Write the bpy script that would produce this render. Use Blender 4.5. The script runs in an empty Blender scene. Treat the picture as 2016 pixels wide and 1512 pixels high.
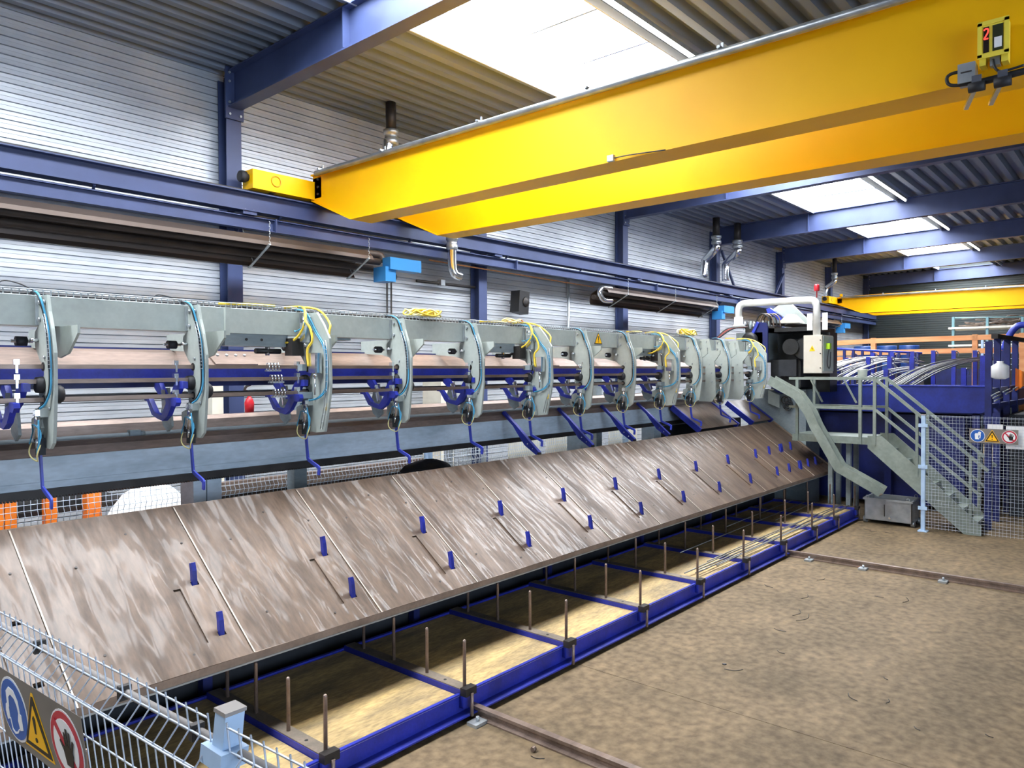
import bpy, math, random
from mathutils import Vector, Matrix
random.seed(7)
sc = bpy.context.scene
COL = sc.collection
PI = math.pi

# ------------------------------------------------------------------ camera
# world: x runs along the hall and the machine, y towards the sheet-metal side wall, z up; the floor is z = 0
YAW, PITCH, ROLL, FPX = math.radians(40.69288), math.radians(-1.00343), math.radians(.251207), 1472.03
CAM = Vector((0, 0, 2.75))
_f = Vector((math.cos(PITCH)*math.cos(YAW), math.cos(PITCH)*math.sin(YAW), math.sin(PITCH)))
_r = Vector((math.sin(YAW), -math.cos(YAW), 0)); _d = _f.cross(_r)
_r2 = math.cos(ROLL)*_r + math.sin(ROLL)*_d; _d2 = -math.sin(ROLL)*_r + math.cos(ROLL)*_d
cd = bpy.data.cameras.new('camera'); cam = bpy.data.objects.new('camera', cd); COL.objects.link(cam)
cd.sensor_width = 36; cd.lens = FPX/2016*36; cd.clip_start = .05; cd.clip_end = 300
cam.matrix_world = Matrix(((_r2.x, -_d2.x, -_f.x, CAM.x), (_r2.y, -_d2.y, -_f.y, CAM.y), (_r2.z, -_d2.z, -_f.z, CAM.z), (0, 0, 0, 1)))
sc.camera = cam
def at(u, v, ax, val):
    """measured point of the photograph (2016x1512) on the plane axis ax = val, in metres"""
    d = _r2*((u-1008)/FPX) + _d2*((v-756)/FPX) + _f
    t = (val-CAM['xyz'.index('xyz'[ax])])/d[ax]
    return CAM + d*t
def oX(u, v, x): return at(u, v, 0, x)
def oY(u, v, y): return at(u, v, 1, y)
def oZ(u, v, z): return at(u, v, 2, z)

# ------------------------------------------------------------------ light
SKY = 28.0                       # strength of the daylight in the roof lights
LAMP = 18.0
FILL = 8.0                       # fill light from the assumed, unseen gate behind the camera
sc.view_settings.view_transform = 'Standard'; sc.view_settings.look = 'None'
sc.view_settings.exposure = 0.0; sc.view_settings.gamma = 1.0; sc.view_settings.use_curve_mapping = False
w = bpy.data.worlds.new('sky'); sc.world = w; w.use_nodes = True
w.node_tree.nodes['Background'].inputs[0].default_value = (.75, .85, 1, 1)
w.node_tree.nodes['Background'].inputs[1].default_value = 1.0

# ------------------------------------------------------------------ materials
def lin(c): return tuple(((x/255)/12.92 if x/255 <= .04045 else ((x/255+.055)/1.055)**2.4) for x in c)
MATS = {}
def mat(name, rgb, rough=.5, metal=0., rgb2=None, scale=4., lo=.35, hi=.7, stretch=(1, 1, 1), bump=0., bscale=60., rvar=.0, emit=0, alpha=None, spec=.5, detail=5, fine=0., coat=0., buckle=0.):
    """procedural paint/metal: two tones mixed by noise laid out in metres, plus fine relief"""
    m = bpy.data.materials.new(name); m.use_nodes = True; MATS[name] = m
    nt = m.node_tree; n = nt.nodes; L = nt.links; b = n['Principled BSDF']
    c = (*lin(rgb), 1)
    b.inputs['Base Color'].default_value = c; b.inputs['Roughness'].default_value = rough
    b.inputs['Metallic'].default_value = metal; b.inputs['Specular IOR Level'].default_value = spec
    geo = n.new('ShaderNodeNewGeometry'); mp = n.new('ShaderNodeMapping'); mp.inputs['Scale'].default_value = stretch
    L.new(geo.outputs['Position'], mp.inputs[0])
    no = n.new('ShaderNodeTexNoise'); no.inputs['Scale'].default_value = scale; no.inputs['Detail'].default_value = detail
    L.new(mp.outputs[0], no.inputs[0])
    if rgb2 is not None:
        cr = n.new('ShaderNodeValToRGB'); cr.color_ramp.elements[0].position = lo; cr.color_ramp.elements[1].position = hi
        cr.color_ramp.elements[0].color = c; cr.color_ramp.elements[1].color = (*lin(rgb2), 1)
        L.new(no.outputs[0], cr.inputs[0]); out = cr.outputs[0]
        if fine:
            n3 = n.new('ShaderNodeTexNoise'); n3.inputs['Scale'].default_value = scale*9; n3.inputs['Detail'].default_value = 6
            L.new(mp.outputs[0], n3.inputs[0])
            mr3 = n.new('ShaderNodeMapRange'); mr3.inputs[1].default_value = .3; mr3.inputs[2].default_value = .7
            mr3.inputs[3].default_value = 1-fine; mr3.inputs[4].default_value = 1+fine; L.new(n3.outputs[0], mr3.inputs[0])
            vm = n.new('ShaderNodeVectorMath'); vm.operation = 'SCALE'; L.new(out, vm.inputs[0]); L.new(mr3.outputs[0], vm.inputs['Scale']); out = vm.outputs[0]
        L.new(out, b.inputs['Base Color'])
    if rvar:
        mr = n.new('ShaderNodeMapRange'); mr.inputs[3].default_value = max(.02, rough-rvar); mr.inputs[4].default_value = min(1, rough+rvar)
        L.new(no.outputs[0], mr.inputs[0]); L.new(mr.outputs[0], b.inputs['Roughness'])
    if bump:
        n2 = n.new('ShaderNodeTexNoise'); n2.inputs['Scale'].default_value = bscale; n2.inputs['Detail'].default_value = 3
        L.new(mp.outputs[0], n2.inputs[0])
        bp = n.new('ShaderNodeBump'); bp.inputs['Strength'].default_value = bump; bp.inputs['Distance'].default_value = .01
        L.new(n2.outputs[0], bp.inputs['Height']); L.new(bp.outputs[0], b.inputs['Normal'])
    if coat:
        b.inputs['Coat Weight'].default_value = coat; b.inputs['Coat Roughness'].default_value = .16
        n4 = n.new('ShaderNodeTexNoise'); n4.inputs['Scale'].default_value = 1.7; n4.inputs['Detail'].default_value = 2; L.new(mp.outputs[0], n4.inputs[0])
        b4 = n.new('ShaderNodeBump'); b4.inputs['Strength'].default_value = 1; b4.inputs['Distance'].default_value = buckle
        L.new(n4.outputs[0], b4.inputs['Height']); L.new(b4.outputs[0], b.inputs['Coat Normal'])
    if emit:
        b.inputs['Emission Color'].default_value = c; b.inputs['Emission Strength'].default_value = emit
    if alpha is not None: b.inputs['Alpha'].default_value = alpha
    return m
mat('siding', (194, 199, 205), .4, .3, (172, 178, 186), 1.2, bump=.05, bscale=8)
mat('deck_metal', (128, 138, 154), .5, .15, (100, 110, 124), .9, stretch=(.3, 1, 1))
mat('frame_blue', (62, 75, 116), .5, 0, (50, 61, 97), 1.5)
mat('royal_blue', (36, 48, 158), .42, 0, (26, 36, 118), 5, fine=.12)
mat('store_blue', (30, 46, 132), .42, 0, (24, 36, 104), 3, fine=.1)
mat('dark_blue', (26, 38, 104), .45, 0, (18, 26, 70), 3, fine=.1)
mat('arm_blue', (50, 66, 176), .4, 0, (38, 50, 136), 6)
mat('crane_yellow', (255, 194, 4), .46, 0, (246, 180, 2), .8, bump=.02, bscale=3, spec=.25)
mat('crane_dark_yellow', (222, 160, 10), .5, 0, (206, 144, 8), 1.0)  # darker yellow of the axle rings
mat('machine_grey', (166, 174, 168), .45, 0, (150, 158, 153), 2.2, fine=.06)
mat('machine_grey2', (140, 152, 156), .45, 0, (116, 128, 134), 2.5, stretch=(.5, 1, 2), fine=.1)
mat('stair_grey', (134, 144, 136), .5, 0, (108, 118, 111), 2.0, fine=.1)
mat('beam_bluegrey', (200, 214, 226), .42, .0, (160, 176, 188), 2.2, stretch=(.6, 1, 2), fine=.08)
mat('bare_steel', (140, 122, 112), .4, .35, (104, 90, 82), 3.0, stretch=(.4, 2, 2), rvar=.1, fine=.15)
mat('bar_steel', (140, 122, 110), .36, .4, (108, 92, 82), 5.0, stretch=(.4, 2, 2), fine=.1)
mat('table_steel', (98, 80, 66), .5, .12, (66, 53, 43), 1.6, .3, .75, stretch=(2.4, .55, .55), bump=.12, bscale=5, rvar=.24, fine=.28, coat=.2, buckle=.15, spec=.35)
mat('edge_steel', (150, 132, 118), .5, .4, (122, 106, 94), 4, fine=.1)
mat('galvanised', (186, 192, 196), .38, .7, (150, 156, 160), 5, rvar=.1)
mat('glint_tone', (176, 166, 154), .42, .4)  # pale tone of the painted glints along the table seams
mat('chrome', (225, 228, 232), .18, .95)
mat('rod_steel', (150, 150, 150), .35, .7, (128, 128, 126), 6, stretch=(.4, 4, 4))
mat('post_steel', (150, 132, 122), .45, .6, (118, 100, 90), 9, fine=.1)
mat('dark_steel', (62, 58, 56), .5, .5, (42, 40, 39), 4)
mat('black', (22, 22, 24), .5)
mat('rubber', (32, 32, 36), .65)
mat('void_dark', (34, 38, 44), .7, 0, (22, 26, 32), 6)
mat('heater_tube', (70, 60, 54), .55, .3, (52, 45, 41), 3)
mat('heater_shade', (92, 80, 73), .4, .45, (72, 63, 58), 2.5, stretch=(.3, 1, 1), rvar=.1)
mat('burner_blue', (52, 132, 196), .42)
mat('floor', (124, 105, 79), .72, 0, (88, 77, 60), 1.3, .22, .85, stretch=(1, 1, 1), bump=.35, bscale=18, rvar=.1, detail=12, fine=.36, spec=.22)
mat('wood_deck', (186, 158, 104), .62, 0, (120, 104, 76), 2.6, .3, .72, stretch=(.6, 2.2, 1), bump=.2, bscale=30, detail=8, fine=.3)
mat('deck_top', (128, 116, 102), .55, .3, (100, 92, 82), 5, fine=.12)
mat('fence_wire', (196, 206, 220), .42, .35)
mat('fence_post', (178, 204, 232), .45, 0, (160, 186, 214), 9)
mat('cap_grey', (140, 134, 130), .6)
mat('sign_plate', (128, 122, 116), .55, 0, (112, 108, 104), 6)
mat('sign_blue', (32, 92, 178), .45); mat('sign_white', (236, 238, 240), .5); mat('sign_yellow', (250, 190, 12), .45)
mat('sign_red', (190, 40, 62), .45); mat('sign_black', (28, 26, 26), .5)
mat('hose_blue', (64, 142, 178), .4); mat('hose_yellow', (228, 196, 62), .45); mat('hose_pale', (226, 216, 150), .45)
mat('hose_black', (34, 34, 36), .5); mat('hose_red', (150, 60, 52), .5)
mat('cream', (226, 222, 206), .5, 0, (206, 200, 184), 3)
mat('cabinet', (198, 192, 178), .5, 0, (186, 180, 166), 4)
mat('arm_white', (222, 222, 218), .45, 0, (196, 196, 190), 5)
mat('red', (190, 30, 42), .4); mat('rack_orange', (240, 132, 34), .5, 0, (214, 108, 22), 3)
mat('wood_orange', (226, 160, 106), .65, 0, (206, 130, 76), 4, stretch=(3, .4, 3))
mat('teal', (120, 160, 164), .5); mat('drum_blue', (28, 60, 116), .45)
mat('scrap', (120, 104, 92), .6, .4, (84, 72, 64), 12)
mat('white_bag', (236, 236, 234), .7, 0, (214, 214, 212), 5, bump=.3, bscale=12)
mat('black_bag', (24, 22, 26), .55, 0, (34, 30, 34), 12, bump=.4, bscale=14)
mat('paper', (240, 240, 240), .7); mat('bucket', (226, 226, 218), .5)
mat('cable_yellow_box', (242, 220, 74), .45); mat('lime', (176, 222, 40), .4)
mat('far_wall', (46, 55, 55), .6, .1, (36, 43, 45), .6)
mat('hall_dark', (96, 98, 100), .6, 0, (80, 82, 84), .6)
mat('tower_dark', (40, 42, 44), .5, .3, (26, 27, 29), 5, fine=.2)
mat('plastic_jug', (226, 226, 226), .3, 0, alpha=.75)
mat('screen', (40, 30, 26), .25); mat('screen_green', (52, 56, 36), .25); mat('digit', (255, 72, 58), .5, emit=1.6)
mat('gate_fill', (214, 232, 255), .5, emit=FILL)  # glow of the added gate, fill for camera-facing surfaces
mat('daylight', (246, 250, 255), .5, emit=SKY)
mat('lamp_tube', (255, 252, 244), .5, emit=LAMP)

# ------------------------------------------------------------------ mesh helpers
class M:
    """collects primitive shapes (world coordinates) and links them as ONE mesh object"""
    def __init__(s): s.v = []; s.f = []; s.sm = []
    def add(s, vs, fs, sm=False):
        o = len(s.v); s.v += [tuple(p) for p in vs]; s.f += [tuple(i+o for i in f) for f in fs]; s.sm += [sm]*len(fs); return s
    def box(s, x0, x1, y0, y1, z0, z1):
        return s.add([(x, y, z) for x in (x0, x1) for y in (y0, y1) for z in (z0, z1)],
                     [(0, 1, 3, 2), (4, 6, 7, 5), (0, 4, 5, 1), (2, 3, 7, 6), (0, 2, 6, 4), (1, 5, 7, 3)])
    def bc(s, c, a, b, h): return s.box(c[0]-a/2, c[0]+a/2, c[1]-b/2, c[1]+b/2, c[2]-h/2, c[2]+h/2)
    def prism(s, poly, ax, a, b):
        n = len(poly)
        def P(q, t):
            return (t, q[0], q[1]) if ax == 0 else ((q[0], t, q[1]) if ax == 1 else (q[0], q[1], t))
        ar = sum(poly[i][0]*poly[(i+1) % n][1]-poly[(i+1) % n][0]*poly[i][1] for i in range(n))
        if (ar < 0) != (ax == 1): poly = poly[::-1]
        vs = [P(q, a) for q in poly]+[P(q, b) for q in poly]
        fs = [tuple(range(n-1, -1, -1)), tuple(range(n, 2*n))]+[(i, (i+1) % n, n+(i+1) % n, n+i) for i in range(n)]
        return s.add(vs, fs)
    def tube(s, pts, r, n=8, cap=True, r2=None, closed=False):
        pts = [Vector(p) for p in pts]; k = len(pts); vs = []; up = None
        for i, p in enumerate(pts):
            if closed: t = pts[(i+1) % k]-pts[i-1]
            else: t = pts[min(i+1, k-1)]-pts[max(i-1, 0)]
            t = t.normalized() if t.length > 1e-9 else Vector((0, 0, 1))
            if up is None: up = t.orthogonal().normalized()
            up = (up-t*up.dot(t)); up = up.normalized() if up.length > 1e-6 else t.orthogonal().normalized()
            sd = t.cross(up); rr = r if r2 is None else r+(r2-r)*i/(k-1)
            vs += [p+(up*math.cos(2*PI*j/n)+sd*math.sin(2*PI*j/n))*rr for j in range(n)]
        fs = [(i*n+j, i*n+(j+1) % n, ((i+1) % k)*n+(j+1) % n, ((i+1) % k)*n+j) for i in range(k if closed else k-1) for j in range(n)]
        s.add(vs, fs, True)
        if cap and not closed: 
            o = len(s.v)-len(vs); s.f += [tuple(o+j for j in range(n-1, -1, -1)), tuple(o+(k-1)*n+j for j in range(n))]; s.sm += [False, False]
        return s
    def cyl(s, a, b, r, n=14): return s.tube([a, b], r, n)
    def bar(s, a, b, w, h, up=(0, 0, 1)):
        """rectangular bar between two points; w across, h along up"""
        a = Vector(a); b = Vector(b); t = (b-a).normalized(); u = Vector(up); u = (u-t*u.dot(t)).normalized(); sd = t.cross(u)
        vs = [p+sd*(w/2*i)+u*(h/2*j) for p in (a, b) for i, j in ((-1, -1), (1, -1), (1, 1), (-1, 1))]
        return s.add(vs, [(3, 2, 1, 0), (4, 5, 6, 7), (0, 1, 5, 4), (1, 2, 6, 5), (2, 3, 7, 6), (3, 0, 4, 7)])
    def path(s, pts, w, h, up):
        """flat bar swept along a bent path; h measured along up, w across"""
        pts = [Vector(p) for p in pts]; u0 = Vector(up).normalized(); vs = []; k = len(pts)
        for i, p in enumerate(pts):
            t = (pts[min(i+1, k-1)]-pts[max(i-1, 0)]).normalized(); sd = t.cross(u0).normalized()
            vs += [p+sd*(w/2*a)+u0*(h/2*b) for a, b in ((-1, -1), (1, -1), (1, 1), (-1, 1))]
        fs = [(3, 2, 1, 0), tuple((k-1)*4+j for j in range(4))]+[(i*4+j, i*4+(j+1) % 4, i*4+4+(j+1) % 4, i*4+4+j) for i in range(k-1) for j in range(4)]
        return s.add(vs, fs)
    def ball(s, c, r, nu=10, nv=6):
        vs = [(c[0]+r*math.sin(PI*i/nv)*math.cos(2*PI*j/nu), c[1]+r*math.sin(PI*i/nv)*math.sin(2*PI*j/nu), c[2]+r*math.cos(PI*i/nv)) for i in range(nv+1) for j in range(nu)]
        return s.add(vs, [(i*nu+j, (i+1)*nu+j, (i+1)*nu+(j+1) % nu, i*nu+(j+1) % nu) for i in range(nv) for j in range(nu)], True)
    def lathe(s, prof, c, n=20, ax=2):
        vs = []
        for r, z in prof:
            for j in range(n):
                a, b = r*math.cos(2*PI*j/n), r*math.sin(2*PI*j/n)
                vs.append((c[0]+a, c[1]+b, c[2]+z) if ax == 2 else ((c[0]+z, c[1]+a, c[2]+b) if ax == 0 else (c[0]+b, c[1]+z, c[2]+a)))
        k = len(prof); s.add(vs, [(i*n+j, i*n+(j+1) % n, (i+1)*n+(j+1) % n, (i+1)*n+j) for i in range(k-1) for j in range(n)], True)
        o = len(s.v)-len(vs); s.f += [tuple(o+j for j in range(n-1, -1, -1)), tuple(o+(k-1)*n+j for j in range(n))]; s.sm += [False]*2
        return s
    def poly(s, pts): return s.add(pts, [tuple(range(len(pts)))])
    def mesh(s, name, m, off=(0, 0, 0)):
        me = bpy.data.meshes.new(name)
        me.from_pydata([(a-off[0], b-off[1], c-off[2]) for a, b, c in s.v], [], s.f)
        me.polygons.foreach_set('use_smooth', s.sm); me.materials.append(MATS[m]); me.update(); return me
    def build(s, name, m, parent=None, label=None, cat=None, group=None, kind=None, origin=None):
        if parent is not None: off = parent.get('_o') or (0, 0, 0); off = tuple(off)
        else:
            if origin is None:
                xs, ys, zs = zip(*s.v); origin = ((min(xs)+max(xs))/2, (min(ys)+max(ys))/2, min(zs))
            off = origin
        o = bpy.data.objects.new(name, s.mesh(name, m, off)); COL.objects.link(o)
        if parent is not None: o.parent = parent; o['_o'] = off
        else: o.location = off; o['_o'] = off
        tag(o, label, cat, group, kind); return o
def tag(o, label=None, cat=None, group=None, kind=None):
    if label: o['label'] = label
    if cat: o['category'] = cat
    if group: o['group'] = group
    if kind: o['kind'] = kind
    return o
def thing(name, loc, label=None, cat=None, group=None, kind=None):
    o = bpy.data.objects.new(name, None); COL.objects.link(o); o.location = loc; o['_o'] = tuple(loc); o.empty_display_size = .2
    return tag(o, label, cat, group, kind)
def inst(o, parent, loc=(0, 0, 0), rot=None):
    """another object on the same mesh, placed under a parent (loc in the parent's frame)"""
    c = bpy.data.objects.new(o.name.split('.')[0], o.data); COL.objects.link(c); c.parent = parent; c.location = loc
    if rot: c.rotation_euler = rot
    c['_o'] = tuple(parent.get('_o') or (0, 0, 0)); return c
def copy_tree(o, loc, label=None, parent=None):
    c = o.copy(); COL.objects.link(c)
    if parent is None: c.location = loc
    else: c.parent = parent
    if label: c['label'] = label
    for ch in list(o.children): copy_tree(ch, None, None, c)
    return c
def spl(pts, k=6):
    """smooth curve through points"""
    P = [Vector(p) for p in pts]; out = []
    for i in range(len(P)-1):
        a, b, c, d = P[max(i-1, 0)], P[i], P[i+1], P[min(i+2, len(P)-1)]
        for j in range(k):
            t = j/k; out.append(.5*((2*b)+(c-a)*t+(2*a-5*b+4*c-d)*t*t+(3*b-a-3*c+d)*t**3))
    return out+[P[-1]]
def isec(w, h, tf, tw):
    """outline of an I section, centred"""
    return [(-w/2, -h/2), (w/2, -h/2), (w/2, -h/2+tf), (tw/2, -h/2+tf), (tw/2, h/2-tf), (w/2, h/2-tf), (w/2, h/2), (-w/2, h/2), (-w/2, h/2-tf), (-tw/2, h/2-tf), (-tw/2, -h/2+tf), (-w/2, -h/2+tf)]
def mv(poly, dx, dy): return [(a+dx, b+dy) for a, b in poly]
ORD = ['first', 'second', 'third', 'fourth', 'fifth', 'sixth', 'seventh', 'eighth', 'ninth', 'tenth', 'eleventh', 'twelfth', 'thirteenth', 'fourteenth', 'fifteenth', 'sixteenth', 'seventeenth', 'eighteenth', 'nineteenth', 'twentieth']
# ------------------------------------------------------------------ the hall: floor, walls, roof
COLX = [5.34+5*k for k in range(-2, 7)]            # column grid
WY = 9.84                                          # inner face of the side wall
XB, XF = -4.7, 35.4                                # back and far wall
def roofz(y): return 6.86+.02*(9.7-abs(y)) if abs(y) < 9.8 else 6.86
fl = thing('floor', (15, 0, 0), kind='structure')
M().box(XB, XF, -9.9, 9.9, -.3, -.03).build('subfloor', 'void_dark', fl)
sl = None
for i, x in enumerate([XB]+[.67+5*k for k in range(0, 7)]):
    x1 = .67+5*i if i < 7 else XF
    M().box(x+.004, x1-.004, -9.9, 9.9, -.05, 0).build('slab', 'floor', fl)
# side wall cassettes, ribbed
def siding_profile(x0, x1, z0, h, y, ribs=6, out=-1):
    m = M(); p = h/ribs; prof = []
    for r in range(ribs):
        z = z0+r*p
        prof += [(0, z), (.003, z+p*.46), (0, z+p*.5), (0, z+p*.87), (.034, z+p*.885), (.034, z+p*.985)]
    prof.append((0, z0+h))
    n = len(prof); vs = [(x, y-out*d, z) for x in (x0, x1) for d, z in prof]
    m.add(vs, [(i, i+1, n+i+1, n+i) for i in range(n-1)])
    return m
wl = thing('wall_left', (15, WY, 0), kind='structure')
M().box(XB, XF, WY+.05, WY+.25, 0, 7.15).build('wall_backing', 'dark_steel', wl)
ROWH = .624
for j, xc in enumerate(COLX[:-1]):
    if j == 0:
        base = siding_profile(xc+.01, xc+4.99, 0, ROWH, WY).build('siding_panel', 'siding', wl)
        first = base
        for r in range(1, 11): inst(base, wl, (0, 0, r*ROWH))
    else:
        for r in range(0, 11): inst(base, wl, (j*5, 0, r*ROWH))
def flat_wall(name, ax, val, a0, a1, z1, m):
    o = thing(name, (val, 0, 0) if ax == 0 else (0, val, 0), kind='structure')
    s = M(); d = .25 if val > 0 else -.25
    if ax == 0: s.box(*sorted((val+d*.2, val+d)), a0, a1, 0, z1)
    else: s.box(a0, a1, *sorted((val+d*.2, val+d)), 0, z1)
    s.build('wall_backing', 'dark_steel', o)
    # ribbed sheets
    rr = M(); p = .095; n = int(z1/p); sg = -1 if val > 0 else 1; prof = []
    for r in range(n): prof += [(0, r*p), (0, r*p+p*.88), (-.028*sg, r*p+p*.91), (-.028*sg, r*p+p*.98)]
    k = len(prof)
    for i in range(8):
        b0, b1 = a0+(a1-a0)*i/8+.005, a0+(a1-a0)*(i+1)/8-.005
        q = M(); q.add([((val+d_, b, z) if ax == 0 else (b, val+d_, z)) for b in (b0, b1) for d_, z in prof], [(i2, i2+1, k+i2+1, k+i2) for i2 in range(k-1)])
        q.build('siding_panel', m, o)
    return o
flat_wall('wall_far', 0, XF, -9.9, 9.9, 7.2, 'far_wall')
flat_wall('wall_back', 0, XB, -9.9, 9.9, 7.2, 'hall_dark')
flat_wall('wall_right', 1, -WY, XB, XF, 7.0, 'hall_dark')
# columns and roof beams
for k, xc in enumerate(COLX):
    o = thing('wall_column', (xc, 9.71, 0), 'blue steel wall column, %s from the near end of the side wall' % ORD[k], 'column', 'blue columns along the side wall')
    M().prism(mv(isec(.22, .22, .014, .01), xc, 9.71), 2, .012, roofz(9.7)-.1).build('shaft', 'frame_blue', o)
    M().box(xc-.16, xc+.16, 9.58, 9.83, .0, .02).build('base_plate', 'frame_blue', o)
    # haunch plate with bolts
    pl = M().box(xc-.13, xc+.13, 9.565, 9.6, 6.2, 6.9).build('end_plate', 'frame_blue', o)
    b = M()
    for z in (6.26, 6.42, 6.7, 6.82):
        for s in (-.08, .08): b.cyl((xc+s, 9.565, z), (xc+s, 9.545, z), .018, 6)
    b.build('bolt_set', 'galvanised', pl)
    rb = thing('roof_beam', (xc, 0, 6.4), 'blue steel roof beam crossing the hall, %s from the near end' % ORD[k], 'beam', 'blue roof beams')
    for s in (1, -1):
        z0, z1 = 6.62, 6.79
        m = M(); prof = isec(.2, .5, .018, .012); vs = []
        for (y, z) in ((9.565, z0-.02), (.0, z1)): vs += [(xc+a, s*y, z+b) for a, b in prof]
        n = len(prof); fs = [(i, (i+1) % n, n+(i+1) % n, n+i) for i in range(n)]+[tuple(range(n)), tuple(range(2*n-1, n-1, -1))]
        if s < 0: fs = [f[::-1] for f in fs]
        m.add(vs, fs); m.build('rafter', 'frame_blue', rb)
        m = M(); y = 7.02*s; zz = z0+(z1-z0)*(9.565-7.02)/9.565
        m.box(xc-.1, xc+.1, y-.006, y+.006, zz-.235, zz+.23); m.build('stiffener', 'frame_blue', rb)
# corner braces on the far columns
for xa, za, xb, zb in ((20.45, 6.2, 21.35, 5.2), (25.25, 6.0, 24.45, 5.2)):
    M().bar((xa, 9.55, za), (xb, 9.55, zb), .06, .06).build('brace', 'frame_blue', None, 'slim blue diagonal brace at the %s above the crane rail' % ('fourth visible column' if xa < 22 else 'fifth visible column'), 'brace', origin=((xa+xb)/2, 9.55, zb))
# roof deck: trapezoid sheets running along the hall, open under the roof light strip
cl = thing('ceiling', (15, 0, 6.85), kind='structure')
SKY0, SKY1 = 4.86, 6.88
def deck_sheet(x0, x1, y0, y1):
    n = max(1, round((y1-y0)/.28)); p = (y1-y0)/n; prof = []
    for i in range(n):
        y = y0+i*p; prof += [(y, 0), (y+p*.36, 0), (y+p*.5, .11), (y+p*.86, .11)]
    prof.append((y1, 0)); k = len(prof)
    return M().add([(x, y, roofz(y)+z) for x in (x0, x1) for y, z in prof], [(i, i+1, k+i+1, k+i) for i in range(k-1)])
rng = [(SKY1, 7.85), (7.85, 8.85), (8.85, 9.84), (3.65, SKY0), (2.43, 3.65), (1.22, 2.43), (0, 1.22)]
rng += [(-b, -a) for a, b in rng]+[(-5.87, -SKY0), (-SKY1, -5.87)]
for a, b in rng:
    d0 = deck_sheet(COLX[0], COLX[0]+5, a, b).build('deck_sheet', 'deck_metal', cl)
    for j in range(1, len(COLX)-1): inst(d0, cl, (5*j, 0, 0))
M().box(XB, XF, SKY1, 9.9, 7.2, 7.3).build('roof_cover', 'dark_steel', cl)
M().box(XB, XF, -9.9, SKY0, 7.2, 7.3).build('roof_cover', 'dark_steel', cl)
# roof lights: bright translucent panes in white kerbs, one strip on each slope
for s, nm in ((1, 'window_1'),):
    o = thing(nm, (15, s*5.87, 6.95), kind='structure')
    for j in range(len(COLX)-1):
        x0 = COLX[j]+.12; wpn = (5-.24)/4
        for q in range(4):
            M().box(x0+q*wpn+.012, x0+(q+1)*wpn-.012, *sorted((s*(SKY0+.03), s*(SKY1-.03))), 7.3, 7.32).build('pane', 'daylight', o)
    for y in (SKY0, SKY1):
        M().box(XB, XF, s*y-.012, s*y+.012, 6.88, 7.34).build('kerb', 'siding', o)
    for x in [c+1.25*q for c in COLX[:-1] for q in range(4)]:
        M().box(x-.02, x+.02, *sorted((s*SKY0, s*SKY1)), 7.26, 7.3).build('glazing_bar', 'galvanised', o)
# assumed unseen gate behind the camera, added for fill light: glowing framed sections
o = thing('fill_gate', (2, -WY, 0), kind='structure')
for i in range(8):
    for j in range(5):
        M().box(-4+1.5*i+.03, -4+1.5*(i+1)-.03, -WY+.06, -WY+.08, .4+1.05*j+.03, .4+1.05*(j+1)-.03).build('pane', 'gate_fill', o)
for i in range(9): M().box(-4+1.5*i-.03, -4+1.5*i+.03, -WY+.05, -WY+.1, 0, 5.75).build('mullion', 'galvanised', o)
for j in range(6): M().box(-4.03, 8.03, -WY+.05, -WY+.1, .4+1.05*j-.03, .4+1.05*j+.03).build('rail', 'galvanised', o)
# lamp trunking beside the roof light
for j in range(2, 8):
    x0 = COLX[j]+.3
    o = thing('strip_lamp', (x0+2.2, 4.6, 6.78), 'slim strip lamp beside the roof light, %s from the near end' % ORD[j-2], 'lamp', 'strip lamps under the roof')
    M().box(x0, x0+4.4, 4.57, 4.63, 6.84, 6.9).build('housing', 'galvanised', o)
    M().cyl((x0+.1, 4.6, 6.815), (x0+4.3, 4.6, 6.815), .018, 8).build('tube', 'lamp_tube' if j < 7 else 'sign_white', o)
    for x in (x0+.6, x0+3.8): M().cyl((x, 4.6, 6.9), (x, 4.6, 7.0), .006, 6).build('hanger', 'galvanised', o)

# ------------------------------------------------------------------ crane runway along the side wall
o = thing('crane_runway', (15, 9.3, 4.6), 'blue crane runway beam on brackets along the side wall', 'beam')
M().prism(mv(isec(.2, .26, .016, .012), 9.28, 5.035), 0, XB+.1, XF-.1).build('runway_beam', 'frame_blue', o)
M().box(XB+.1, XF-.1, 9.26, 9.3, 5.165, 5.2).build('rail', 'dark_steel', o)
M().prism(mv(isec(.12, .17, .012, .01), 9.3, 4.765), 0, XB+.1, XF-.1).build('lower_beam', 'frame_blue', o)
for k, xc in enumerate(COLX[1:-1]):
    br = M().box(xc-.1, xc+.1, 9.2, 9.6, 4.86, 4.905); br.prism([(9.28, 4.86), (9.6, 4.86), (9.6, 4.62)], 0, xc-.006, xc+.006)
    br = br.build('bracket', 'frame_blue', o)
    b = M()
    for s in (-.06, .06): b.cyl((xc+s, 9.22, 4.9), (xc+s, 9.22, 4.93), .014, 6)
    b.build('bolt_set', 'galvanised', br)
for x in [1.0+2.4*i for i in range(14)]:
    M().bar((x, 9.2, 4.9), (x+.02, 9.3, 4.85), .03, .02).build('spacer', 'frame_blue', o)
for x in (5.75, 10.9, 16.2, 21.0): M().box(x-.012, x+.012, 9.225, 9.375, 4.675, 4.86).build('splice_plate', 'frame_blue', o)

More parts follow.
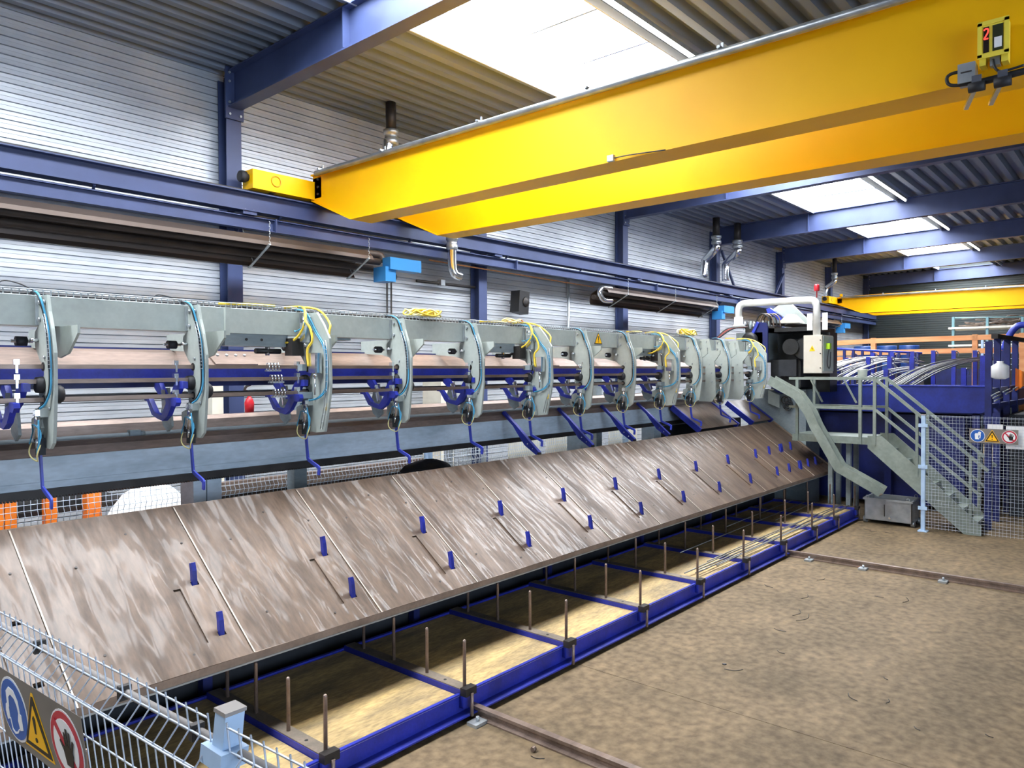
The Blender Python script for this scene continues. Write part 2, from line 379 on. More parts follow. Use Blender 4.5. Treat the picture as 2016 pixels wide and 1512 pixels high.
# ------------------------------------------------------------------ overhead cranes
def crane(x, gauge, label, zb=4.83, hh=.72):
    o = thing('overhead_crane', (x, 4, zb), label, 'crane')
    zt = zb+hh; W = .34
    for gi, gx in enumerate((x, x+gauge)):
        poly = [(9.2, zb+.38), (8.3, zb), (-8.3, zb), (-9.2, zb+.38), (-9.2, zt), (9.2, zt)]
        g = M().prism(poly, 0, gx+.02, gx+W-.02).build('girder', 'crane_yellow', o)
        fl = M(); t = .014
        for (a, b) in (((9.2, zb+.38), (8.3, zb)), ((8.3, zb), (-8.3, zb)), ((-8.3, zb), (-9.2, zb+.38))):
            fl.bar((gx+W/2, a[0], a[1]-t/2), (gx+W/2, b[0], b[1]-t/2), W+.03, t, (0, 0, 1))
        fl.build('lower_flange', 'crane_yellow', g)
        M().box(gx-.02, gx+W+.02, -9.2, 9.2, zt, zt+.02).build('upper_flange', 'crane_yellow', g)
        M().box(gx+W/2-.03, gx+W/2+.03, -8.6, 8.6, zt+.02, zt+.06).build('trolley_rail', 'crane_yellow', g)
    for s in (1, -1):
        y0, y1 = sorted((s*9.16, s*9.42))
        c = M().box(x-.95, x+gauge+W+.95, y0, y1, 5.215, 5.47).build('end_carriage', 'crane_yellow', o)
        for xx in (x-.6, x+gauge+W+.6):
            M().cyl((xx, s*9.29-.06, 5.29), (xx, s*9.29+.06, 5.29), .09, 20).build('wheel', 'dark_steel', c)
            M().tube([(xx+.07*math.cos(a), s*9.155, 5.36+.07*math.sin(a)) for a in [2*PI*i/16 for i in range(16)]], .01, 6, closed=True).build('axle_ring', 'crane_dark_yellow', c)
        for d, xx in ((-1, x-.95), (1, x+gauge+W+.95)):
            M().lathe([(.05, 0), (.055, .03), (.075, .035), (.08, .09), (.07, .12)] if d > 0 else [(.07, -.12), (.08, -.09), (.075, -.035), (.055, -.03), (.05, 0)], (xx, s*9.29, 5.37), 16, 0).build('buffer', 'rubber', c)
    M().box(x+.02, x+.06, 9.0, 9.2, zb+.4, zt-.03).build('joint_plate', 'crane_yellow', o)
    for z in (zb+.45, zb+.55, zb+.66):
        M().cyl((x-.006, 9.06, z), (x+.02, 9.06, z), .018, 8).build('bolt', 'dark_steel', o)
    # conductor pipe on brackets
    M().cyl((x-.07, -8.5, zt-.005), (x-.07, 9.0, zt-.005), .038, 10).build('pipe', 'galvanised', o)
    for y in (8.9, 7.55, 5.85, 4.35, 2.93, 1.2, -.4, -2, -4):
        M().box(x-.11, x+.05, y-.015, y+.015, zt+.028, zt+.05).box(x-.03, x-.02, y-.012, y+.012, zt+.05, zt+.1).build('pipe_clip', 'galvanised', o)
    M().box(x+.25, x+.29, 9.05, 9.15, zt+.02, zt+.17).build('lug', 'crane_yellow', o)
    return o
c1 = crane(6.31, 1.62, 'large yellow double-girder overhead crane spanning the hall')
crane(29.6, 1.6, 'distant yellow overhead crane over the bar racks', 4.86, .6)
# crane number display, junction box and cable
x = 6.31
P = lambda u, v, d=.0: oX(u, v, x-d)
a, b = P(1925, 48, .1), P(1986, 115, .1)
y0, y1 = P(1928, 80, .1).y, P(1985, 80, .1).y; z0, z1 = P(1950, 112, .1).z, P(1950, 44, .1).z
bx = M().box(x-.12, x+.0, y1, y0, z0, z1).build('display_box', 'cable_yellow_box', c1, 'yellow crane display box with a red figure 2')
wd = (y0-y1)
M().box(x-.126, x-.12, y1-.008, y0+.008, z0-.008, z0+.02).box(x-.126, x-.12, y1-.008, y0+.008, z1-.02, z1+.008).box(x-.126, x-.12, y1-.008, y1+.02, z0, z1).box(x-.126, x-.12, y0-.02, y0+.008, z0, z1).build('frame', 'cable_yellow_box', bx)
M().box(x-.124, x-.12, y0-.36*wd, y0-.16*wd, z0+.12*(z1-z0), z1-.14*(z1-z0)).build('display_window', 'screen', bx)
M().box(x-.124, x-.12, y1+.16*wd, y1+.52*wd, z0+.12*(z1-z0), z1-.14*(z1-z0)).build('label_window', 'screen_green', bx)
M().box(x-.126, x-.12, y1+.2*wd, y1+.46*wd, z0+.2*(z1-z0), z0+.5*(z1-z0)).build('label_paper', 'paper', bx)
# seven-stroke figure 2
m = M(); cy, hw, zc = y0-.26*wd, .075*wd, z1-.14*(z1-z0)-.05
def seg(p, q): m.bar((x-.126, p[0], p[1]), (x-.126, q[0], q[1]), .004, .009, (0, q[1]-p[1], -(q[0]-p[0])))
pts = [(cy+hw, zc+.026), (cy+.006, zc+.036), (cy-.01, zc+.034), (cy-hw, zc+.02), (cy-hw*.7, zc+.004), (cy+hw, zc-.034), (cy-hw, zc-.034)]
for p, q in zip(pts, pts[1:]): seg(p, q)
m.build('figure_two', 'digit', bx)
for uy in (y0-.02, y1+.02):
    M().box(x-.1, x-.0, uy-.02, uy+.02, z0-.05, z0).build('mounting_foot', 'cable_yellow_box', bx)
M().box(x-.09, x-.03, y1+.05, y1+.11, z0-.06, z0).build('cable_gland', 'galvanised', bx)
q0, q1 = P(1888, 132, .08), P(1922, 162, .08)
jb = M().box(x-.13, x-.01, q1.y, q0.y, q1.z, q0.z).build('junction_box', 'galvanised', c1)
M().box(x-.136, x-.13, q1.y+.02, q0.y-.02, (q0.z+q1.z)/2+.0, (q0.z+q1.z)/2+.008).build('lid_line', 'dark_steel', jb)
lp = [P(1886, 142, .1), P(1872, 146, .1), P(1864, 154, .1), P(1868, 166, .1), P(1885, 168, .1), P(1925, 163, .1)]
M().tube(spl(lp), .012, 8).build('cable', 'hose_black', c1)
M().tube(spl([P(1925, 163, .1), P(1970, 152, .1), P(2016, 140, .1), P(2060, 128, .1)]), .024, 10).build('cable', 'hose_black', c1)
M().tube(spl([P(1955, 117, .1), P(1960, 135, .12), P(1975, 140, .12), P(2016, 128, .12)]), .009, 8).build('cable', 'hose_black', c1)
for u, v in ((1925, 160), (1976, 150)):
    q = P(u, v, .1)
    M().box(q.x-.05, q.x+.09, q.y-.03, q.y+.03, q.z-.03, q.z+.03).bar((q.x-.02, q.y, q.z-.02), (q.x+.16, q.y+.1, q.z-.13), .03, .02).build('cable_carrier', 'chrome', c1)
    M().cyl((q.x-.04, q.y-.05, q.z-.05), (q.x-.04, q.y+.05, q.z-.05), .035, 10).build('cable_saddle', 'rubber', c1)
q = P(1203, 314, .03); M().box(q.x-.02, q.x+.02, q.y-.035, q.y+.035, q.z-.02, q.z+.04).build('limit_switch', 'galvanised', c1)
M().tube(spl([P(1205, 312, .02), P(1240, 305, .03), P(1310, 295, .03)]), .006, 6).build('cable', 'hose_black', c1)

# ------------------------------------------------------------------ radiant tube heaters below the runway
def heater(x0, x1, label, burner=True, chains=()):
    yf, zf, yr, zr = 8.7, 4.44, 9.16, 4.21           # front upper and rear lower edge of the tilted hood
    o = thing('radiant_heater', ((x0+x1)/2, 8.93, 4.1), label, 'heater', 'radiant tube heaters below the crane runway')
    d = Vector((0, yr-yf, zr-zf)); L = d.length; d /= L; n = Vector((0, d.z, -d.y)) if d.z > 0 else Vector((0, -d.z, d.y))
    F = Vector((0, yf, zf))
    def Q(t, h): p = F+d*t+n*h; return (p.y, p.z)
    hood = [Q(-.0, -.06), Q(0, 0), Q(.08, .14), Q(L-.08, .14), Q(L, 0), Q(L, -.06), Q(L-.01, -.06), Q(L-.01, 0), Q(L-.085, .13), Q(.085, .13), Q(.01, 0), Q(.01, -.06)]
    M().prism(hood, 0, x0, x1).build('hood', 'heater_shade', o)
    for t in (.16, L-.16):
        p = F+d*t+n*.03
        M().cyl((x0-.05, p.y, p.z), (x1+.25, p.y, p.z), .05, 12).build('tube', 'heater_tube', o)
    for xc in chains:
        a, b = F+d*(-.04)-n*.075, F+d*(L+.02)-n*.075
        M().bar((xc, a.y, a.z), (xc, b.y, b.z), .035, .014).build('hanger_bar', 'galvanised', o)
        ch = M(); zt = 4.68; k = 9
        for i in range(k):
            z = a.z+(zt-a.z)*(i+.5)/k; h = (zt-a.z)/k*.62
            if i % 2: ch.tube([(xc, a.y-.01, z-h), (xc, a.y+.01, z-h*.6), (xc, a.y+.01, z+h*.6), (xc, a.y-.01, z+h)], .004, 5)
            else: ch.tube([(xc-.01, a.y, z-h), (xc+.01, a.y, z), (xc-.01, a.y, z+h)], .004, 5)
        ch.build('chain', 'galvanised', o)
        M().cyl((xc, b.y-.1, b.z+.08), (xc, 9.3, 4.68), .004, 5).build('chain', 'galvanised', o)
    if burner:
        xb = x1+.3
        M().box(xb, xb+.62, 8.66, 8.84, 4.28, 4.46).build('burner_box', 'burner_blue', o)
        M().box(xb-.06, xb+.14, 8.7, 8.98, 4.1, 4.32).build('fan_housing', 'burner_blue', o)
        M().lathe([(.07, 0), (.075, .05), (.055, .08), (.03, .1)], (xb+.14, 8.82, 4.19), 14, 0).build('fan_motor', 'dark_steel', o)
        M().tube(spl([(xb-.4, 8.98, 4.5), (xb-.1, 8.98, 4.52), (xb+.02, 8.92, 4.5), (xb+.04, 8.88, 4.42)]), .06, 10).build('flue_elbow', 'heater_tube', o)
    return o
heater(-3.5, 7.0, 'long dark radiant heater nearest the camera, with a blue burner box', True, (2.25, 5.28, 7.0-.12))
heater(13.2, 18.4, 'radiant heater in the middle of the wall, ending behind the machine head', True, (13.9, 16.0, 18.2))
heater(23.0, 28.6, 'farthest radiant heater, small with a blue burner box', True, (24, 28.4))
# flues, conduits and other fittings of the wall
def fitting(name, pts, r, m, label, cat, n=10, smooth=True):
    o = M().tube(spl(pts) if smooth else pts, r, n).build(name, m, None, label, cat); return o
def flue(pts, r, label, collar, roof=None):
    o = thing('flue_pipe', pts[0], label, 'pipe', 'silver flue pipes of the heaters')
    M().tube(spl(pts, 5), r, 12).build('pipe', 'chrome', o)
    c = Vector(collar); M().lathe([(r*1.05, -.09), (r*1.35, -.07), (r*1.35, .0), (r*1.15, .01), (r*1.15, .07), (r*1.4, .08), (r*1.4, .14)], c, 14).build('collar', 'galvanised', o)
    if roof: M().cyl((c.x, c.y, c.z+.14), (c.x, c.y, roof), r*.95, 12).build('stack', 'dark_steel', o)
    return o
p = oY(770, 285, 8.9)
flue([(p.x-.1, 8.95, 5.62), (p.x-.05, 8.92, p.z-.02), (p.x, 8.9, p.z+.05)], .085, 'dark roof flue behind the end of the large crane girder', (p.x, 8.9, p.z+.08), 6.86)
p = oY(890, 500, 9.1)
flue([(p.x, 9.1, 4.93), (p.x, 9.1, 4.6), (p.x+.03, 9.08, 4.42), (p.x+.16, 9.05, 4.38)], .075, 'short silver flue elbow right of the near blue burner', (p.x, 9.1, 4.9))
a, b, c = oY(1385, 545, 9.4), oY(1387, 520, 9.4), oY(1410, 482, 9.0)
flue([a, b, b+Vector((.05, 0, .12)), c-Vector((.05, 0, .12)), c], .1, 'silver flue with a cranked bend left of the fourth column', c+Vector((0, 0, .1)), 6.85)
a, b, c = oY(1428, 553, 9.4), oY(1428, 527, 9.4), oY(1452, 490, 8.9)
flue([a, b, b+Vector((.05, 0, .12)), c-Vector((.05, 0, .12)), c], .1, 'silver flue with a cranked bend right of the fourth column', c+Vector((0, 0, .1)), 6.85)
a, b, c = oY(1626, 595, 9.3), oY(1626, 572, 9.3), oY(1643, 550, 9.0)
flue([a, b, b+Vector((.05, 0, .1)), c-Vector((.05, 0, .1)), c], .08, 'thin silver flue near the far end of the wall', c+Vector((0, 0, .1)), 6.85)
p = oY(1183, 580, 8.85)
fitting('pipe_elbow', [p+Vector((.4, 0, .16)), p+Vector((.05, 0, .14)), p+Vector((-.04, 0, .03)), p+Vector((.1, 0, -.1)), p+Vector((.4, 0, -.1))], .055, 'chrome', 'shiny U-bend at the near end of the middle heater', 'pipe')
for u, v0, v1, lb in ((762, 555, 625, 'dark twin cable run on the wall under the near burner'),):
    a, b = oY(u, v0, 9.78), oY(u, v1, 9.78)
    M().cyl(a, (b.x, b.y, 2.2), .014, 8).cyl(a+Vector((.09, 0, 0)), (b.x+.09, b.y, 2.2), .014, 8).build('wall_conduit', 'dark_steel', None, lb, 'conduit')
a = oY(1119, 545, 9.75); M().cyl(a, (a.x, a.y, 2.0), .03, 10).build('wall_conduit', 'galvanised', None, 'pale vertical wall pipe between the second and third columns', 'conduit')
a, b = oY(845, 512, 9.55), oY(1170, 565, 9.55)
M().cyl(a, b, .012, 6).build('gas_pipe', 'wood_orange', None, 'thin ochre gas pipe running along the wall below the runway', 'pipe')
a, b = oY(820, 553, 9.7), oY(935, 566, 9.7)
cc = M().cyl(a, b, .025, 8).build('cable_conduit', 'dark_steel', None, 'dark horizontal conduit right of the near blue burner', 'conduit')
q = oY(868, 557, 9.7); M().box(q.x-.05, q.x+.05, 9.64, 9.74, q.z-.05, q.z+.05).build('conduit_box', 'galvanised', cc)
q = oY(1020, 595, 9.6)
sp = thing('loudspeaker', (q.x, 9.6, q.z), 'black loudspeaker tilted on the wall right of the second column', 'loudspeaker')
m = M(); pl = [(-.16, -.2), (.14, -.24), (.18, .2), (-.12, .22)]
m.prism([(q.x+a, q.z+b) for a, b in pl], 1, 9.45, 9.68); m.build('cabinet', 'black', sp)
M().lathe([(.02, 0), (.09, -.0), (.1, .02)], (q.x+.06, 9.43, q.z), 16, 1).build('cone', 'dark_steel', sp)
M().box(q.x-.02, q.x+.02, 9.68, 9.82, q.z-.02, q.z+.02).build('wall_arm', 'galvanised', sp)
# ------------------------------------------------------------------ floor rails
def rail(x, y0, y1, label, clamps):
    o = thing('floor_rail', (x, (y0+y1)/2, 0), label, 'rail', 'steel rails laid across the floor')
    pr = [(-.05, 0), (.05, 0), (.05, .012), (.012, .02), (.012, .055), (.028, .06), (.028, .085), (-.028, .085), (-.028, .06), (-.012, .055), (-.012, .02), (-.05, .012)]
    M().prism(mv(pr, x, 0), 1, y0, y1).build('rail_bar', 'bar_steel', o)
    for y in clamps:
        c = M().box(x-.17, x-.04, y-.05, y+.05, 0, .025).build('rail_clamp', 'galvanised', o)
        M().cyl((x-.1, y, .025), (x-.1, y, .06), .014, 8).build('clamp_bolt', 'galvanised', c)
    return o
rail(4.3, -9, 5.5, 'rusty floor rail nearest the camera, leaving the bar cart', (3.98, 1.9, -.2))
rail(11.0, -9, 5.5, 'farther floor rail leaving the bar cart', (3.75, 3.02, 2.05, .6))

# ------------------------------------------------------------------ bar cart (pallet on rails)
CX = [1.6, 2.9, 4.21, 5.56, 6.88, 8.19, 9.51, 10.82, 12.13, 13.2, 14.37]
cart = thing('bar_cart', (8, 4.8, 0), 'long low blue cart with a wooden deck and upright steel pins', 'cart')
def long_beam(y, s, nm):
    pr = [(0, .04), (.09*s, .04), (.09*s, .052), (.012*s, .06), (.012*s, .19), (.03*s, .2), (.03*s, .212), (0, .212)]
    M().prism([(y+a, z) for a, z in pr], 0, 1.2, 14.45).build(nm, 'royal_blue', cart)
long_beam(4.15, -1, 'front_beam'); long_beam(5.62, 1, 'rear_beam')
M().box(1.21, 14.44, 4.121, 4.135, .197, .2).build('front_edge', 'galvanised', cart)
M().box(1.2, 1.24, 4.15, 5.62, .05, .21).build('end_beam', 'royal_blue', cart)
M().box(14.41, 14.45, 4.15, 5.62, .05, .21).build('end_beam', 'royal_blue', cart)
M().box(1.24, 14.41, 4.16, 5.61, .05, .07).build('floor_pan', 'void_dark', cart)
pin = None
for k, x in enumerate(CX):
    M().box(x-.055, x+.055, 4.09, 5.62, .1, .24).build('cross_beam', 'royal_blue', cart)
    M().box(x-.05, x+.05, 4.11, 5.6, .24, .248).build('worn_top', 'deck_top', cart)
    M().box(x-.06, x+.06, 4.055, 4.12, .2, .262).build('end_bracket', 'dark_steel', cart)
    for q, y in enumerate((4.13, 4.565, 4.985, 5.4)):
        if pin is None:
            pin = M().lathe([(.014, 0), (.014, .36), (.0145, .362), (.012, .372), (.004, .378)], (x, y, .248), 10).build('upright_pin', 'post_steel', cart)
            px, py = x, y
        else: inst(pin, cart, (x-px, y-py, 0))
    M().cyl((x+.0, 4.05, .04), (x, 4.05, .22), .014, 8).build('socket', 'post_steel', cart)
    M().cyl((x, 4.35, .248), (x, 4.35, .2495), .013, 10).build('hole', 'black', cart)
for a, b in zip(CX, CX[1:]):
    M().box(a+.06, b-.06, 4.155, 5.61, .15, .195).build('deck_panel', 'wood_deck', cart)
for x in (2.2, 4.3, 7.6, 11.0, 13.8):
    for y in (4.3, 5.45):
        M().cyl((x-.03, y-.04, .05), (x-.03, y+.04, .05), .045, 14).build('wheel', 'dark_steel', cart)
# rods lying on the cart
for i, (x0, x1, y) in enumerate(((8.4, 14.35, 4.26), (8.55, 14.4, 4.31), (8.9, 14.1, 4.22), (8.3, 12.5, 4.36), (9.0, 14.3, 4.40))):
    M().tube(spl([(x0, y, .258), ((x0+x1)/2, y-.02+.01*i, .256), (x1, y+.03*((i % 2)*2-1), .26)]), .0085, 6).build('steel_rod', 'rod_steel', None,
        'thin steel rod on the far cart deck, %s of five from the front' % ('second', 'third', 'first', 'fourth', 'fifth')[i], 'rod', 'rods on the cart')
for i, (x0, x1, y) in enumerate(((9.2, 14.2, 4.9), (11.2, 14.3, 5.15), (12.2, 14.35, 4.75))):
    M().tube([(x0, y, .258), (x1, y+.08, .258)], .008, 6).build('steel_rod', 'rod_steel', None,
        'steel rod in the shade on the cart under the table, %s of three' % ('longest', 'rearmost', 'shortest')[i], 'rod', 'shaded rods on the cart')

# ------------------------------------------------------------------ sloping sheet table
T36 = math.radians(35.95); TY, TZ = 4.73, .80     # lower front edge
def tp(x, t, h=0): return (x, TY+t*math.cos(T36)-h*math.sin(T36), TZ+t*math.sin(T36)+h*math.cos(T36))
TL = 1.5                                           # slope length
table = thing('sloped_table', (8, 5.3, 0), 'long sloping steel sheet table with blue stop pins', 'table')
PITCH_X = 1.127; X0 = 2.737-2*PITCH_X
def sheet(x0, w, seed, slot=True):
    rd = random.Random(seed)
    m = M()
    # cut lines along the width and the slope, with a recessed slot and two pin holes
    xs = {0: 1, w: 1}; ts = {0: 1, TL: 1}
    cuts = []
    if slot:
        cuts.append((.822, .874, .18, .68, -.012))
        for t in (.225, .70): cuts.append((.962, 1.018, t-.018, t+.02, -.03))
    for a, b, c, d, h in cuts:
        for q in (a, b): xs[q] = 1
        for q in (c, d): ts[q] = 1
    for i in range(1, 10): xs[round(w*i/10, 4)] = 1
    for i in range(1, 9): ts[round(TL*i/9, 4)] = 1
    xs = sorted(xs); ts = sorted(ts)
    A = [rd.uniform(-.004, .004) for _ in range(6)]
    def warp(x, t):
        u, v = x/w, t/TL
        e = .0045*(1-abs(2*u-1)**3)*(.6+.4*math.sin(3*v+seed))
        return e+A[0]*math.sin(PI*u*2+A[1]*500)*.5+A[2]*math.sin(4*u+6*v+seed)*.5+A[3]*math.sin(7*v+2*u)*.4+(.004 if u < .03 else 0)*0
    def hgt(i, j):
        cx, ct = (xs[i]+xs[i+1])/2, (ts[j]+ts[j+1])/2
        for a, b, c, d, h in cuts:
            if a < cx < b and c < ct < d: return h
        return 0
    nx, nt = len(xs)-1, len(ts)-1; idx = {}
    def V(i, j, h, w_=0):
        k = (i, j, h, w_)
        if k not in idx: idx[k] = len(m.v); m.v.append(tp(x0+xs[i], ts[j], warp(xs[i], ts[j])+h))
        return idx[k]
    def F(*f): m.f.append(f); m.sm.append(True)
    for i in range(nx):
        for j in range(nt):
            h = hgt(i, j); F(V(i, j, h), V(i+1, j, h), V(i+1, j+1, h), V(i, j+1, h))
            if i+1 < nx and hgt(i+1, j) != h: g = hgt(i+1, j); F(V(i+1, j, h, 1), V(i+1, j, g, 1), V(i+1, j+1, g, 1), V(i+1, j+1, h, 1))
            if j+1 < nt and hgt(i, j+1) != h: g = hgt(i, j+1); F(V(i, j+1, h, 2), V(i+1, j+1, h, 2), V(i+1, j+1, g, 2), V(i, j+1, g, 2))
    for i in range(nx): F(V(i, 0, 0, 3), V(i, 0, -.008, 3), V(i+1, 0, -.008, 3), V(i+1, 0, 0, 3)); F(V(i, nt, 0, 3), V(i+1, nt, 0, 3), V(i+1, nt, -.008, 3), V(i, nt, -.008, 3))
    for j in range(nt): F(V(0, j, 0, 4), V(0, j+1, 0, 4), V(0, j+1, -.008, 4), V(0, j, -.008, 4)); F(V(nx, j, 0, 4), V(nx, j, -.008, 4), V(nx, j+1, -.008, 4), V(nx, j+1, 0, 4))
    return m
NS = 13
for k in range(NS):
    x = X0+k*PITCH_X
    sheet(x+.002, PITCH_X-.003, 11+k*3, True).build('table_sheet', 'table_steel', table)
XE = X0+NS*PITCH_X
for k in range(1, NS):  # bright strips stand in for light glinting on the seams
    x = X0+k*PITCH_X
    M().add([tp(xx, t, h) for xx in (x+.003, x+.012) for t in (.0, TL-.02) for h in (.0, .0065)], [(0, 1, 3, 2), (4, 6, 7, 5), (0, 4, 5, 1), (2, 3, 7, 6), (0, 2, 6, 4), (1, 5, 7, 3)]).build('seam_glint', 'glint_tone', table)
def strip(name, t0, t1, h0, h1, m, x0=X0, x1=XE, par=table):
    vs = [tp(x, t, h) for x in (x0, x1) for t in (t0, t1) for h in (h0, h1)]
    return M().add(vs, [(0, 1, 3, 2), (4, 6, 7, 5), (0, 4, 5, 1), (2, 3, 7, 6), (0, 2, 6, 4), (1, 5, 7, 3)]).build(name, m, par)
M().add([p for x in (X0, XE) for p in (tp(x, 0, 0), (x, TY-.0, TZ-.052), (x, TY+.03, TZ-.052), tp(x, .035, -.012))], [(3, 2, 1, 0), (4, 5, 6, 7), (0, 1, 5, 4), (1, 2, 6, 5), (2, 3, 7, 6), (3, 0, 4, 7)]).build('front_lip', 'edge_steel', table)
M().box(X0, XE, TY-.004, TY+.05, TZ-.064, TZ-.052).build('lip_strip', 'galvanised', table)
strip('underlay', .04, TL, -.035, -.0275, 'void_dark')
strip('top_edge', TL-.03, TL+.012, -.03, -.009, 'edge_steel')
strip('end_trim', 0, TL, -.03, .022, 'edge_steel', XE-.012, XE+.03)
M().box(X0+.1, XE-.1, 5.87, 5.89, .02, 1.58).build('light_blocker', 'void_dark', table)  # unseen sheet added to keep light out from under the table
for x in [X0+.2+1.127*2*i for i in range(7)]:
    M().bar(tp(x, .1, -.08), tp(x, TL-.05, -.08), .06, .08).build('rib', 'dark_blue', table)
    M().box(x-.04, x+.04, 5.78, 5.86, 0, tp(x, 1.28, -.05)[2]).build('leg', 'dark_blue', table)
    M().box(x-.04, x+.04, 5.68, 5.86, .0, .02).build('foot', 'dark_blue', table)
pin0 = None
def stop_pin(x, t):
    global pin0, pin0x
    b = tp(x, t, -.02)
    if pin0 is None:
        pr = [(-.028, -.02), (.03, -.02), (.034, .06), (.026, .12), (.008, .165), (-.012, .168), (-.008, .12), (-.012, .06)]
        pr = [(-.026, -.03), (.028, -.03), (.018, .045), (.022, .1), (.034, .16), (.006, .166), (-.012, .11), (-.02, .05)]
        m = M().prism([(b[1]+p, b[2]+q) for p, q in pr], 0, x-.017, x+.017)
        pin0 = m.build('stop_pin', 'royal_blue', table); pin0x = b
    else: inst(pin0, table, (b[0]-pin0x[0], b[1]-pin0x[1], b[2]-pin0x[2]))
for k in range(1, NS-1):
    for t in (.225, .70): stop_pin(X0+k*PITCH_X+.99, t)
def onT(u, v):
    d = _r2*((u-1008)/FPX)+_d2*((v-756)/FPX)+_f; k = math.tan(T36)
    t = -(CAM.z-TZ-k*(CAM.y-TY))/(d.z-k*d.y); return CAM+d*t
for x in (13.35, 13.95, 14.4): stop_pin(x, .7)
for x in (13.3, 13.8, 14.25, 14.65): stop_pin(x, .225)
for k in range(NS):
    m = M()
    for a, t in ((.25, .3), (.3, 1.05), (.75, .12), (.7, 1.28), (1.05, 1.1)):
        b = tp(X0+k*PITCH_X+a, t, .004); c = tp(X0+k*PITCH_X+a, t, .0065); m.cyl(b, c, .009, 8)
    m.build('rivet_set', 'dark_steel', table)
# upper slope sheets behind the far end of the table, and the blue slide arms
up = thing('upper_slope', (13.2, 6.3, 1.6), 'small upper slope of steel sheet between blue arms at the far end', 'slope')
for x0, x1 in ((11.95, 13.45), (14.2, 15.1)):
    vs = [tp(x, t, h) for x in (x0, x1) for t in (1.54, 2.22) for h in (.02, .03)]
    M().add(vs, [(0, 1, 3, 2), (4, 6, 7, 5), (0, 4, 5, 1), (2, 3, 7, 6), (0, 2, 6, 4), (1, 5, 7, 3)]).build('slope_sheet', 'table_steel', up)
for x in (11.93, 13.48, 14.17, 15.13):
    M().bar(tp(x, 1.53, .0), tp(x, 2.2, .0), .05, .1).build('side_arm', 'royal_blue', up)
M().box(11.9, 15.1, 6.62, 6.9, 0, 1.75).build('dark_filler', 'void_dark', up)  # dark body added so the gap below the slope reads dark
SLX = (7.45, 8.65, 9.76, 10.83)
for i, x in enumerate(SLX):
    o = thing('slide_arm', tp(x, 1.52), 'blue slanted slide arm from the machine bed to the table, %s from the left' % ORD[i], 'arm', 'blue slide arms')
    m = M(); q = [(1.52, -.03), (1.75, -.05), (1.95, .0), (2.05, .03), (2.3, .045), (2.3, .08), (2.02, .07), (1.9, .06), (1.7, .04), (1.52, .03)]
    pts = [tp(x, t, h) for t, h in q]
    m.prism([(p[1], p[2]) for p in pts], 0, x-.025, x+.025); m.build('arm_plate', 'royal_blue', o)
    p = tp(x, 1.51, 0); M().box(x-.028, x+.028, p[1]-.012, p[1]+.01, p[2]-.03, p[2]+.02).build('rubber_tip', 'rubber', o)
    for t in (1.62, 1.72): p = tp(x, t, 0); M().cyl((x-.032, p[1], p[2]), (x-.025, p[1], p[2]), .008, 6).build('bolt', 'chrome', o)

# ------------------------------------------------------------------ wire fences
def fence_panel(o, A, B, z0, z1, folds, sp=.05, r=.0023, foldd=.045, side=1, hz=.2, lean=0.):
    """mesh panel between plan points A and B: bent upright wires and cross wires"""
    A = Vector((*A, 0)); B = Vector((*B, 0)); t = (B-A); L = t.length; t /= L; nrm = Vector((-t.y, t.x, 0))*side
    prof = [(z0, 0)]
    for zf in sorted(folds): prof += [(zf-.05, 0), (zf, foldd), (zf+.05, 0)]
    prof.append((z1, 0))
    def Q(s, z, d): return A+t*s+nrm*(d+lean*(z0*0+z-z1))+Vector((0, 0, z))
    m = M(); n = int(L/sp)
    for i in range(n+1):
        s = min(L, i*L/n)
        m.tube([Q(s, z, d) for z, d in prof], r, 4, cap=False)
    m.build('upright_wires', 'fence_wire', o, kind='stuff')
    m = M(); zz = set()
    for zf in folds: zz |= {zf-.05, zf+.05, zf}
    z = z0+.02
    while z < z1-.02:
        if all(abs(z-f) > .08 for f in folds): zz.add(z)
        z += hz
    zz.add(z1-.012)
    for z in sorted(zz):
        d = foldd if any(abs(z-f) < 1e-6 for f in folds) else 0
        m.tube([Q(0, z, d), Q(L, z, d)], r*1.15, 4, cap=False)
    m.build('cross_wires', 'fence_wire', o, kind='stuff')
    return Q
def circ(c, r, n=28): return [(c[0]+r*math.cos(2*PI*i/n), c[1]+r*math.sin(2*PI*i/n)) for i in range(n)]
def ring(r0, r1, c, n=28):
    a, b = circ(c, r0, n), circ(c, r1, n); return a, b
